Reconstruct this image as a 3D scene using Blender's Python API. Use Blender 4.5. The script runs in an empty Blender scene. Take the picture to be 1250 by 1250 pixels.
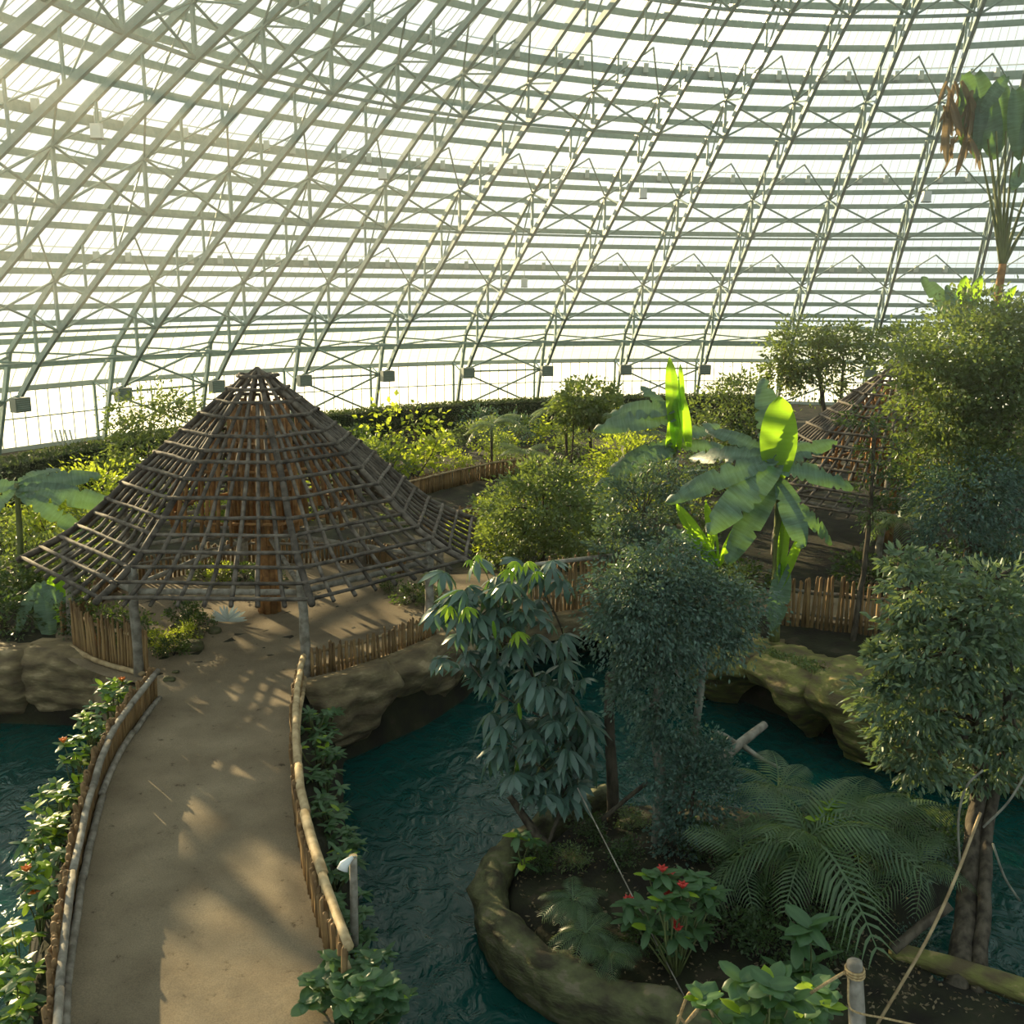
import bpy, math, random
import numpy as np
from mathutils import Vector, Matrix, Euler, noise as mnoise

sc = bpy.context.scene
COL = sc.collection
PI = math.pi

# ------------------------------------------------------------------ camera
F, PT, RL, H = 1205.36, 0.2267, 0.007, 10.69      # focal length in pixels, pitch, roll, eye height above the path
cd = bpy.data.cameras.new('camera'); cam = bpy.data.objects.new('camera', cd); COL.objects.link(cam)
cd.sensor_width = 36.0; cd.lens = 36.0 * F / 1250.0; cd.clip_start = 0.1; cd.clip_end = 1000
cam.matrix_world = Matrix.Translation((0, 0, H)) @ Matrix.Rotation(PI / 2 - PT, 4, 'X') @ Matrix.Rotation(RL, 4, 'Z')
sc.camera = cam

# ------------------------------------------------------------------ sky, sun, exposure
SUN_AZ = (-0.66, 0.75); SUN_EL = math.radians(13.6)
w = bpy.data.worlds.new('sky'); sc.world = w; w.use_nodes = True
bg = w.node_tree.nodes['Background']
bg.inputs['Color'].default_value = (0.84, 0.97, 1.0, 1); bg.inputs['Strength'].default_value = 1.04
sd = bpy.data.lights.new('sun', 'SUN'); so = bpy.data.objects.new('sun', sd); COL.objects.link(so)
sd.energy = 15.0; sd.angle = math.radians(0.45); sd.color = (1.0, 0.76, 0.42)
_n = math.hypot(*SUN_AZ)
SUN = Vector((SUN_AZ[0] / _n * math.cos(SUN_EL), SUN_AZ[1] / _n * math.cos(SUN_EL), math.sin(SUN_EL)))
so.rotation_euler = SUN.to_track_quat('Z', 'Y').to_euler(); so.location = SUN * 120
sc.view_settings.view_transform = 'Standard'; sc.view_settings.look = 'None'
sc.view_settings.gamma = 1; sc.view_settings.use_curve_mapping = False
sc.view_settings.exposure = 0.0
sc.cycles.max_bounces = 6; sc.cycles.diffuse_bounces = 3; sc.cycles.glossy_bounces = 3
sc.cycles.transmission_bounces = 4; sc.cycles.transparent_max_bounces = 10
sc.cycles.caustics_reflective = False; sc.cycles.caustics_refractive = False
sc.cycles.sample_clamp_indirect = 4.0; sc.cycles.volume_bounces = 0
HAZE = 0.0017

# ------------------------------------------------------------------ pixel helpers
def ray(px, py):
    X, Y = px - 625, py - 625
    c, s = math.cos(RL), math.sin(RL)
    x, y = (c * X + s * Y) / F, (-s * X + c * Y) / F
    return Vector((x, math.cos(PT) - y * math.sin(PT), -math.sin(PT) - y * math.cos(PT)))
def G(px, py, z=0.0):                 # pixel -> point on the level z
    r = ray(px, py); return Vector((0, 0, H)) + r * ((z - H) / r.z)
def D(px, py, yy):                    # pixel -> point at distance yy
    r = ray(px, py); return Vector((0, 0, H)) + r * (yy / r.y)
def mpp(p):                           # metres per pixel at a point
    return (p.y * math.cos(PT) - (p.z - H) * math.sin(PT)) / F

# ------------------------------------------------------------------ object helpers
def mark(o, label=None, cat=None, group=None, kind=None):
    if label: o['label'] = label
    if cat: o['category'] = cat
    if group: o['group'] = group
    if kind: o['kind'] = kind
    return o
def empty(name, loc=(0, 0, 0), rz=0, parent=None):
    o = bpy.data.objects.new(name, None); COL.objects.link(o); o.location = loc; o.rotation_euler = (0, 0, rz)
    o.empty_display_size = 0.2
    if parent: o.parent = parent
    return o
def link(name, me, parent=None, mat=None):
    o = bpy.data.objects.new(name, me); COL.objects.link(o)
    if parent: o.parent = parent
    if mat and not me.materials: me.materials.append(mat)
    return o
def np_mesh(name, V, Fa, smooth=False, tint=None):
    """V (n,3); Fa list of arrays (m,k) of vertex indices."""
    me = bpy.data.meshes.new(name)
    V = np.asarray(V, np.float32)
    me.vertices.add(len(V)); me.vertices.foreach_set('co', V.ravel())
    li = np.concatenate([np.asarray(f, np.int32).ravel() for f in Fa])
    tot = np.concatenate([np.full(len(f), np.asarray(f).shape[1], np.int32) for f in Fa])
    st = np.concatenate([[0], np.cumsum(tot)[:-1]]).astype(np.int32)
    me.loops.add(len(li)); me.loops.foreach_set('vertex_index', li)
    me.polygons.add(len(tot)); me.polygons.foreach_set('loop_start', st)
    me.polygons.foreach_set('use_smooth', np.full(len(tot), smooth))
    if tint is not None:
        a = me.attributes.new('tint', 'FLOAT', 'POINT'); a.data.foreach_set('value', np.asarray(tint, np.float32))
    me.update(calc_edges=True)
    return me
class MB:
    def __init__(s): s.v = []; s.f = []
    def box(s, c, sx, sy, sz, R=None):
        b = len(s.v); c = Vector(c)
        for dx in (-.5, .5):
            for dy in (-.5, .5):
                for dz in (-.5, .5):
                    p = Vector((dx * sx, dy * sy, dz * sz)); s.v.append(tuple(c + (R @ p if R else p)))
        for f in ((0, 1, 3, 2), (4, 6, 7, 5), (0, 4, 5, 1), (2, 3, 7, 6), (0, 2, 6, 4), (1, 5, 7, 3)):
            s.f.append([b + i for i in f])
        return s
    def tube(s, pts, rad, n=6, up=(0, 0, 1), sq=None, caps=True):
        """sq=(w,h): rectangular section (h along up)."""
        pts = [Vector(p) for p in pts]; m = len(pts); b = len(s.v); up = Vector(up)
        if not hasattr(rad, '__len__'): rad = [rad] * m
        k = 4 if sq else n
        for i, p in enumerate(pts):
            t = (pts[min(i + 1, m - 1)] - pts[max(i - 1, 0)]).normalized()
            u = up if abs(t.dot(up)) < 0.97 else Vector((1, 0, 0))
            a = t.cross(u).normalized(); c = a.cross(t).normalized()
            for j in range(k):
                if sq:
                    x, y = ((-.5, -.5), (.5, -.5), (.5, .5), (-.5, .5))[j]; q = a * x * sq[0] + c * y * sq[1]
                else:
                    th = 2 * PI * j / k; q = (a * math.cos(th) + c * math.sin(th)) * rad[i]
                s.v.append(tuple(p + q))
        for i in range(m - 1):
            for j in range(k):
                s.f.append([b + i * k + j, b + i * k + (j + 1) % k, b + (i + 1) * k + (j + 1) % k, b + (i + 1) * k + j])
        if caps:
            s.f.append([b + j for j in range(k)][::-1]); s.f.append([b + (m - 1) * k + j for j in range(k)])
        return s
    def mesh(s, name, smooth=False):
        me = bpy.data.meshes.new(name); me.from_pydata(s.v, [], s.f)
        if smooth: me.polygons.foreach_set('use_smooth', [True] * len(me.polygons))
        me.update(); return me
    def build(s, name, mat, parent=None, smooth=False):
        return link(name, s.mesh(name, smooth), parent, mat)
def catmull(P, sub=4):
    P = [Vector(p) for p in P]; out = []
    for i in range(len(P) - 1):
        p0 = P[i - 1] if i else P[0] * 2 - P[1]; p1, p2 = P[i], P[i + 1]
        p3 = P[i + 2] if i + 2 < len(P) else P[-1] * 2 - P[-2]
        for j in range(sub):
            t = j / sub
            out.append(.5 * ((2 * p1) + (p2 - p0) * t + (2 * p0 - 5 * p1 + 4 * p2 - p3) * t * t + (3 * p1 - p0 - 3 * p2 + p3) * t ** 3))
    out.append(P[-1]); return out
def resample(P, step):
    P = [Vector(p) for p in P]; d = [0]
    for a, b in zip(P, P[1:]): d.append(d[-1] + (b - a).length)
    n = max(1, round(d[-1] / step)); out = []; j = 0
    for i in range(n + 1):
        s = d[-1] * i / n
        while j < len(P) - 2 and d[j + 1] < s: j += 1
        u = (s - d[j]) / max(1e-9, d[j + 1] - d[j]); out.append(P[j].lerp(P[j + 1], u))
    return out

# ------------------------------------------------------------------ materials
def newmat(name):
    m = bpy.data.materials.new(name); m.use_nodes = True; nt = m.node_tree
    return m, nt, nt.nodes['Principled BSDF'], nt.nodes['Material Output']
def noise_mat(name, c1, c2, scale=5, rough=0.8, bump=0.0, stretch=(1, 1, 1), c3=None, detail=5, spec=0.3, lo=.35, hi=.65, obj_rand=0.0, bscale=None):
    m, nt, bs, out = newmat(name); N = nt.nodes; L = nt.links
    tc = N.new('ShaderNodeTexCoord'); mp = N.new('ShaderNodeMapping'); mp.inputs['Scale'].default_value = stretch
    L.new(tc.outputs['Object'], mp.inputs['Vector'])
    nz = N.new('ShaderNodeTexNoise'); nz.inputs['Scale'].default_value = scale; nz.inputs['Detail'].default_value = detail
    L.new(mp.outputs['Vector'], nz.inputs['Vector'])
    cr = N.new('ShaderNodeValToRGB'); e = cr.color_ramp.elements
    e[0].position = lo; e[0].color = (*c1, 1); e[1].position = hi; e[1].color = (*c2, 1)
    if c3: x = e.new((lo + hi) / 2 + .08); x.color = (*c3, 1)
    L.new(nz.outputs['Fac'], cr.inputs['Fac'])
    src = cr.outputs['Color']
    if obj_rand:
        oi = N.new('ShaderNodeObjectInfo'); hs = N.new('ShaderNodeHueSaturation')
        mr = N.new('ShaderNodeMapRange'); mr.inputs['To Min'].default_value = 1 - obj_rand; mr.inputs['To Max'].default_value = 1 + obj_rand
        L.new(oi.outputs['Random'], mr.inputs['Value']); L.new(mr.outputs['Result'], hs.inputs['Value']); L.new(src, hs.inputs['Color'])
        src = hs.outputs['Color']
    L.new(src, bs.inputs['Base Color'])
    bs.inputs['Roughness'].default_value = rough; bs.inputs['Specular IOR Level'].default_value = spec
    if bump:
        b = N.new('ShaderNodeBump'); b.inputs['Strength'].default_value = bump; b.inputs['Distance'].default_value = .05
        if bscale:
            n2 = N.new('ShaderNodeTexNoise'); n2.inputs['Scale'].default_value = bscale; n2.inputs['Detail'].default_value = 6
            L.new(mp.outputs['Vector'], n2.inputs['Vector']); L.new(n2.outputs['Fac'], b.inputs['Height'])
        else: L.new(nz.outputs['Fac'], b.inputs['Height'])
        L.new(b.outputs['Normal'], bs.inputs['Normal'])
    return m
def leaf_mat(name, dark, light, tr=(0.35, 0.55, 0.05), tfac=0.35, rough=0.45, spec=0.4):
    m, nt, bs, out = newmat(name); N = nt.nodes; L = nt.links
    at = N.new('ShaderNodeAttribute'); at.attribute_name = 'tint'
    oi = N.new('ShaderNodeObjectInfo')
    ad = N.new('ShaderNodeMath'); ad.operation = 'MULTIPLY_ADD'; ad.inputs[1].default_value = 0.35; L.new(oi.outputs['Random'], ad.inputs[0]); L.new(at.outputs['Fac'], ad.inputs[2])
    cr = N.new('ShaderNodeValToRGB'); e = cr.color_ramp.elements
    e[0].position = 0; e[0].color = (*dark, 1); e[1].position = 1.2 / 1.35; e[1].color = (*light, 1)
    L.new(ad.outputs[0], cr.inputs['Fac']); L.new(cr.outputs['Color'], bs.inputs['Base Color'])
    bs.inputs['Roughness'].default_value = rough; bs.inputs['Specular IOR Level'].default_value = spec
    t = N.new('ShaderNodeBsdfTranslucent'); t.inputs['Color'].default_value = (*tr, 1)
    mx = N.new('ShaderNodeMixShader'); mx.inputs[0].default_value = tfac
    L.new(bs.outputs[0], mx.inputs[1]); L.new(t.outputs[0], mx.inputs[2]); L.new(mx.outputs[0], out.inputs['Surface'])
    return m
def plain(name, c, rough=.5, metal=0, spec=.5):
    m, nt, bs, out = newmat(name); bs.inputs['Base Color'].default_value = (*c, 1)
    bs.inputs['Roughness'].default_value = rough; bs.inputs['Metallic'].default_value = metal; bs.inputs['Specular IOR Level'].default_value = spec
    return m
M = {}
M['steel'] = noise_mat('painted_steel', (.22, .30, .275), (.29, .37, .34), 3, .45, spec=.4)
M['alu'] = noise_mat('aluminium_bar', (.45, .50, .47), (.52, .56, .52), 3, .4)
M['boxgrey'] = noise_mat('grey_housing', (.16, .19, .17), (.20, .23, .21), 8, .6)
M['white'] = plain('white_enamel', (.75, .76, .74), .4)
# glazing: mostly clear, a little milky
m, nt, bs, out = newmat('dome_glazing'); N = nt.nodes; L = nt.links
tp = N.new('ShaderNodeBsdfTransparent'); tp.inputs[0].default_value = (.93, .97, .95, 1)
tl = N.new('ShaderNodeBsdfTranslucent'); tl.inputs[0].default_value = (.92, .95, .9, 1)
gl = N.new('ShaderNodeBsdfGlossy'); gl.inputs['Roughness'].default_value = .08
m1 = N.new('ShaderNodeMixShader'); m1.inputs[0].default_value = .13; m2 = N.new('ShaderNodeMixShader'); m2.inputs[0].default_value = .03
L.new(tp.outputs[0], m1.inputs[1]); L.new(tl.outputs[0], m1.inputs[2]); L.new(m1.outputs[0], m2.inputs[1]); L.new(gl.outputs[0], m2.inputs[2]); L.new(m2.outputs[0], out.inputs['Surface'])
M['glass'] = m
M['wallglass'] = m.copy(); M['wallglass'].name = 'milky_wall_glazing'
for nd in M['wallglass'].node_tree.nodes:
    if nd.type == 'MIX_SHADER' and abs(nd.inputs[0].default_value - .13) < .01: nd.inputs[0].default_value = .6
M['polewood'] = noise_mat('weathered_poles', (.05, .041, .033), (.15, .127, .103), 4, .8, .4, (1, 1, 1), obj_rand=.35)
M['brown_litwood'] = noise_mat('brown_lit_poles', (.20, .095, .035), (.44, .23, .085), 4, .75, .3, obj_rand=.35)  # brown pole wood, brightened with the orange sunlight painted into it
M['picket'] = noise_mat('chestnut_stakes', (.17, .10, .045), (.38, .25, .11), 5, .75, .4, (1, 1, .3), obj_rand=.3)
M['rail'] = noise_mat('peeled_log', (.26, .18, .09), (.50, .38, .22), 4, .7, .4, obj_rand=.2)
M['greylog'] = noise_mat('grey_log', (.16, .14, .11), (.34, .31, .26), 5, .8, .4, obj_rand=.2)
M['bark'] = noise_mat('dark_bark', (.035, .028, .02), (.11, .09, .065), 7, .9, .6, (1, 1, .35))
M['palebark'] = noise_mat('pale_bark', (.13, .125, .10), (.27, .26, .21), 7, .85, .4, (1, 1, .35))
M['rope'] = noise_mat('hemp_rope', (.28, .19, .09), (.48, .35, .18), 30, .9)
M['soil'] = noise_mat('soil', (.012, .0095, .0065), (.042, .034, .021), 1.3, .95, .5, c3=(.022, .024, .010), bscale=9)
M['grass'] = noise_mat('outdoor_grass', (.50, .54, .44), (.62, .63, .55), .4, .95)
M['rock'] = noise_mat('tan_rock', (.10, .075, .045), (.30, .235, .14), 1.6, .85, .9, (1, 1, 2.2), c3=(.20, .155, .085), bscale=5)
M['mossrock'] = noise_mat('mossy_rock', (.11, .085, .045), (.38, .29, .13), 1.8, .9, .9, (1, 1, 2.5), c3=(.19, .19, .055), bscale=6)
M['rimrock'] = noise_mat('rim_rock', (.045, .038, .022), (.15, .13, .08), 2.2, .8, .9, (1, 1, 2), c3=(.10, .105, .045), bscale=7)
M['slab'] = noise_mat('tan_slab', (.24, .19, .13), (.34, .28, .19), 2, .85, .3)
M['red'] = plain('red_bloom', (.45, .03, .02), .5)
M['orange'] = plain('orange_bloom', (.75, .18, .02), .5)
M['fruit'] = plain('yellow_bloom', (.6, .42, .08), .5)

# sand path with trampled stains
m, nt, bs, out = newmat('packed_sand'); N = nt.nodes; L = nt.links
tc = N.new('ShaderNodeTexCoord')
n1 = N.new('ShaderNodeTexNoise'); n1.inputs['Scale'].default_value = .8; n1.inputs['Detail'].default_value = 8
n2 = N.new('ShaderNodeTexNoise'); n2.inputs['Scale'].default_value = 3.2; n2.inputs['Detail'].default_value = 8; n2.inputs['Roughness'].default_value = .65
n3 = N.new('ShaderNodeTexNoise'); n3.inputs['Scale'].default_value = 45; n3.inputs['Detail'].default_value = 4
for q in (n1, n2, n3): L.new(tc.outputs['Object'], q.inputs['Vector'])
c1 = N.new('ShaderNodeValToRGB'); c1.color_ramp.elements[0].position = .3; c1.color_ramp.elements[0].color = (.165, .130, .088, 1); c1.color_ramp.elements[1].position = .7; c1.color_ramp.elements[1].color = (.265, .215, .148, 1)
c2 = N.new('ShaderNodeValToRGB'); c2.color_ramp.elements[0].position = .29; c2.color_ramp.elements[0].color = (.35, .33, .3, 1); c2.color_ramp.elements[1].position = .375; c2.color_ramp.elements[1].color = (1, 1, 1, 1)
c3 = N.new('ShaderNodeValToRGB'); c3.color_ramp.elements[0].position = .35; c3.color_ramp.elements[0].color = (.78, .78, .78, 1); c3.color_ramp.elements[1].position = .62; c3.color_ramp.elements[1].color = (1.08, 1.06, 1.02, 1)
L.new(n1.outputs['Fac'], c1.inputs[0]); L.new(n2.outputs['Fac'], c2.inputs[0]); L.new(n3.outputs['Fac'], c3.inputs[0])
x1 = N.new('ShaderNodeMix'); x1.data_type = 'RGBA'; x1.blend_type = 'MULTIPLY'; x1.inputs[0].default_value = 1
x2 = N.new('ShaderNodeMix'); x2.data_type = 'RGBA'; x2.blend_type = 'MULTIPLY'; x2.inputs[0].default_value = 1
L.new(c1.outputs[0], x1.inputs[6]); L.new(c2.outputs[0], x1.inputs[7]); L.new(x1.outputs[2], x2.inputs[6]); L.new(c3.outputs[0], x2.inputs[7]); L.new(x2.outputs[2], bs.inputs['Base Color'])
bs.inputs['Roughness'].default_value = .9; bs.inputs['Specular IOR Level'].default_value = .15
b = N.new('ShaderNodeBump'); b.inputs['Strength'].default_value = .35; b.inputs['Distance'].default_value = .04; L.new(n2.outputs['Fac'], b.inputs['Height']); L.new(b.outputs[0], bs.inputs['Normal'])
M['sand'] = m
# pond water: teal body with rippled glossy surface
m, nt, bs, out = newmat('pond_water'); N = nt.nodes; L = nt.links
tc = N.new('ShaderNodeTexCoord'); mp = N.new('ShaderNodeMapping'); mp.inputs['Scale'].default_value = (1, .75, 1); L.new(tc.outputs['Object'], mp.inputs['Vector'])
n1 = N.new('ShaderNodeTexNoise'); n1.inputs['Scale'].default_value = 1.9; n1.inputs['Detail'].default_value = 4; n1.inputs['Distortion'].default_value = 1.0
L.new(mp.outputs[0], n1.inputs['Vector'])
b = N.new('ShaderNodeBump'); b.inputs['Strength'].default_value = .75; b.inputs['Distance'].default_value = .16; L.new(n1.outputs['Fac'], b.inputs['Height']); L.new(b.outputs[0], bs.inputs['Normal'])
bs.inputs['Base Color'].default_value = (.0035, .042, .037, 1); bs.inputs['Roughness'].default_value = .06; bs.inputs['IOR'].default_value = 1.33; bs.inputs['Specular IOR Level'].default_value = .5
M['water'] = m
LM = {}
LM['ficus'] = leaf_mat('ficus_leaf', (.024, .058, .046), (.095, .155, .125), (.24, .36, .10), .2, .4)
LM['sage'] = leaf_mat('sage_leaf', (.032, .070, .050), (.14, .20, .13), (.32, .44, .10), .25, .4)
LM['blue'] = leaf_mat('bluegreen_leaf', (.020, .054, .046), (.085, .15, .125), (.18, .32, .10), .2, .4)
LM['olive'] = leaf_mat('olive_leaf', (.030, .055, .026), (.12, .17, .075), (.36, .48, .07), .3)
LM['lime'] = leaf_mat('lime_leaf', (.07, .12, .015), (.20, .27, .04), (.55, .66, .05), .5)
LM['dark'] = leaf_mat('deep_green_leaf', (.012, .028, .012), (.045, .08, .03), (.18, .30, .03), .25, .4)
LM['banana'] = leaf_mat('banana_leaf', (.018, .055, .038), (.10, .17, .12), (.26, .50, .06), .2, .38, .5)
LM['banana_new'] = leaf_mat('young_banana_leaf', (.10, .19, .02), (.14, .24, .03), (.45, .80, .03), .6, .4)
LM['scheff'] = leaf_mat('umbrella_leaf', (.024, .058, .050), (.08, .145, .12), (.22, .42, .06), .18, .3, .6)
LM['scheff_new'] = leaf_mat('young_umbrella_leaf', (.20, .32, .02), (.32, .45, .04), (.6, .85, .05), .5, .4)
LM['palm'] = leaf_mat('palm_leaf', (.022, .056, .038), (.10, .16, .08), (.36, .48, .08), .3, .4)
LM['glossy'] = leaf_mat('glossy_leaf', (.022, .065, .034), (.08, .155, .07), (.30, .52, .05), .28, .42, .4)
def veined(m, scale=34):
    nt = m.node_tree; N = nt.nodes; L = nt.links; bs = N['Principled BSDF']; tc = N.new('ShaderNodeTexCoord'); wv = N.new('ShaderNodeTexWave'); wv.bands_direction = 'X'; wv.inputs['Scale'].default_value = scale; wv.inputs['Distortion'].default_value = 1.5
    L.new(tc.outputs['Object'], wv.inputs['Vector']); b = N.new('ShaderNodeBump'); b.inputs['Strength'].default_value = .35; b.inputs['Distance'].default_value = .02; L.new(wv.outputs['Fac'], b.inputs['Height']); L.new(b.outputs[0], bs.inputs['Normal'])
    nz = N.new('ShaderNodeTexNoise'); nz.inputs['Scale'].default_value = 6; mp = N.new('ShaderNodeMapping'); mp.inputs['Scale'].default_value = (6, .8, 1); L.new(tc.outputs['Object'], mp.inputs['Vector']); L.new(mp.outputs[0], nz.inputs['Vector'])
    hs = N.new('ShaderNodeHueSaturation'); mr = N.new('ShaderNodeMapRange'); mr.inputs['From Min'].default_value = .3; mr.inputs['From Max'].default_value = .7; mr.inputs['To Min'].default_value = .6; mr.inputs['To Max'].default_value = 1.35
    L.new(nz.outputs['Fac'], mr.inputs['Value']); L.new(mr.outputs[0], hs.inputs['Value']); src = bs.inputs['Base Color'].links[0].from_socket; L.new(src, hs.inputs['Color']); L.new(hs.outputs[0], bs.inputs['Base Color'])
veined(LM['banana']); veined(LM['banana_new'])
LM['glint'] = leaf_mat('glint_leaf', (.45, .52, .52), (.7, .75, .72), (.5, .6, .5), .2, .3, .5)  # near-white leaf colour stands in for a glint of sky reflection
LM['dry'] = leaf_mat('dry_leaf', (.085, .07, .045), (.25, .20, .13), (.35, .25, .12), .3, .8, .1)
LM['hedge'] = leaf_mat('hedge_leaf', (.018, .032, .016), (.045, .07, .03), (.2, .28, .05), .2)

# ================================================================== THE SETTING
# ------------------------------------------------------------------ dome frame (profile radii/heights from the rib nodes)
AX = Vector((20.403, 33.355, 0)); TH0, DTH = 2.6339, -0.1272
K0, K1 = -8, 14                       # bays built piece by piece; the rest of the ring is joined further down
KA, KB = -21, 28
INN = [(58.6, 3.73), (56.6, 5.8), (54.36, 7.76), (46.05, 14.24), (37.26, 20.35), (28.17, 25.75), (18.6, 29.9), (9.2, 32.4)]
OUT = [(61.6, -.4), (59.3, 6.35), (54.36, 10.70), (46.05, 17.12), (37.26, 22.70), (28.17, 27.9), (18.6, 31.9), (9.2, 34.3)]
ENV = [(62.35, 3.7), (59.9, 6.95), (54.65, 11.25), (46.25, 17.7), (37.4, 23.3), (28.25, 28.5), (18.65, 32.5), (9.2, 34.95)]
def rz3(p): return Vector((p[0], 0, p[1]))
def prof(P, sub): return catmull([rz3(p) for p in P], sub)
def at_r(P, r):
    if r >= P[0].x - 1e-3: return P[0]
    for a, b in zip(P, P[1:]):
        if (a.x - r) * (b.x - r) <= 0 and a.x != b.x: return a.lerp(b, (r - a.x) / (b.x - a.x))
    return P[-1]
ceil = empty('ceiling', AX); mark(ceil, 'great glazed dome roof on pale green steel lattice ribs', 'dome', kind='structure')
innp = [rz3(INN[0]), rz3(INN[1])] + prof(INN[2:], 4); outp = [rz3(OUT[0])] + prof(OUT[1:], 4)
st = M['steel']
rib_parts = [('inner_chord', MB().tube(innp, 0, sq=(.22, .34)).mesh('inner_chord')), ('outer_chord', MB().tube(outp, 0, sq=(.22, .32)).mesh('outer_chord'))]
stat = []                              # strut stations along the inner chord
for i in range(1, 7):
    n = 1 if i == 1 else 3
    for j in range(n):
        r = INN[i][0] + (INN[i + 1][0] - INN[i][0]) * j / n; stat.append((r, j == 0))
for i, (r, node) in enumerate(stat):
    a, b_ = at_r(innp, r), at_r(outp, r)
    rib_parts.append(('strut', MB().tube([a, b_], 0, sq=(.17, .17) if node else (.12, .12)).mesh('strut')))
    if i + 1 < len(stat):
        c_ = at_r(innp, stat[i + 1][0]); d_ = at_r(outp, stat[i + 1][0])
        if i % 3 == 1: rib_parts.append(('diagonal', MB().tube([b_, c_], .055, 5).mesh('diagonal')))
        elif i % 3 == 0: rib_parts.append(('diagonal', MB().tube([a, d_] if i else [b_, c_], .055, 5).mesh('diagonal')))
rib_parts.append(('base_strut', MB().tube([rz3((58.6, 3.73)), rz3((60.3, 3.2))], .09, 6).mesh('base_strut')))
rib_parts.append(('base_strut', MB().tube([rz3((59.35, 6.2)), rz3((62.3, 3.75))], .09, 6).mesh('base_strut')))
rib_parts.append(('base_strut', MB().tube([rz3((60.4, 3.1)), rz3((62.3, 3.75))], .07, 6).mesh('base_strut')))
rib_parts.append(('wall_post', MB().tube([rz3((62.3, -.4)), rz3((62.3, 3.75))], 0, sq=(.18, .18), up=(1, 0, 0)).mesh('wall_post')))
for _, me in rib_parts: me.materials.append(st)
for k in range(K0, K1 + 1):
    rib = empty('rib', (0, 0, 0), TH0 + k * DTH, ceil)
    for nm, me in rib_parts: link(nm, me, rib)
farr = [k for k in range(KA, KB + 1) if k < K0 or k > K1]
farmb = MB()
def far_add(vs, fs, ks):
    for k in ks:
        R = Matrix.Rotation(k * DTH, 3, 'Z'); n = len(farmb.v); farmb.v += [tuple(R @ Vector(v)) for v in vs]; farmb.f += [[n + i for i in f] for f in fs]
for nm, me in rib_parts:
    if nm in ('inner_chord', 'outer_chord', 'strut'):
        R0 = Matrix.Rotation(TH0, 3, 'Z'); far_add([R0 @ v.co for v in me.vertices], [list(p.vertices) for p in me.polygons], farr)
def bay(k, p, u):                      # local dome point at fraction u between rib k and k+1
    a = TH0 + k * DTH; b_ = a + DTH
    A = Vector((p[0] * math.cos(a), p[0] * math.sin(a), p[1])); B = Vector((p[0] * math.cos(b_), p[0] * math.sin(b_), p[1]))
    return A.lerp(B, u)
# bracing: one mesh per kind and ring, shared by all bays (bay 0 is turned about the axis)
def bay_part(name, mb, mat, ks):
    me = mb.mesh(name); me.materials.append(mat)
    for k in ks:
        o = link(name, me, ceil); o.rotation_euler = (0, 0, k * DTH)
    if name in ('ring_beam', 'cross_brace', 'roof_brace'): far_add(mb.v, mb.f, farb)
allb = range(K0, K1); farb = [k for k in range(KA, KB) if k < K0 or k >= K1]
for i in range(2, 7):
    bay_part('ring_beam', MB().tube([bay(0, INN[i], 0), bay(0, INN[i], 1)], 0, sq=(.16, .16)), st, allb)
    bay_part('cross_brace', MB().tube([bay(0, INN[i], 0), bay(0, OUT[i], 1)], .075, 6), st, allb)
    bay_part('cross_brace', MB().tube([bay(0, OUT[i], 0), bay(0, INN[i], 1)], .075, 6), st, allb)
    if i < 6:
        r = at_r(outp, OUT[i][0] * .62 + OUT[i + 1][0] * .38)
        bay_part('roof_brace', MB().tube([bay(0, OUT[i], 0), bay(0, (r.x, r.z), .5)], .06, 5), st, allb)
        bay_part('roof_brace', MB().tube([bay(0, OUT[i], 1), bay(0, (r.x, r.z), .5)], .06, 5), st, allb)
bay_part('ring_beam', MB().tube([bay(0, INN[1], 0), bay(0, INN[1], 1)], 0, sq=(.14, .14)), st, allb)
bay_part('cross_brace', MB().tube([bay(0, INN[1], 0), bay(0, OUT[1], 1)], .07, 6), st, allb)
bay_part('cross_brace', MB().tube([bay(0, OUT[1], 0), bay(0, INN[1], 1)], .07, 6), st, allb)
odd = [k for k in allb if k % 2]
lo, mi, hi_ = (61.5, -.3), (60.4, 3.1), (59.35, 6.1)
for a, b_ in ((lo, mi), (mi, hi_)):
    bay_part('wall_brace', MB().tube([bay(0, a, 0), bay(0, b_, 1)], .09, 6), st, odd)
    bay_part('wall_brace', MB().tube([bay(0, b_, 0), bay(0, a, 1)], .09, 6), st, odd)
bay_part('wall_brace', MB().tube([bay(0, mi, 0), bay(0, mi, 1)], .09, 6), st, odd)
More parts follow.
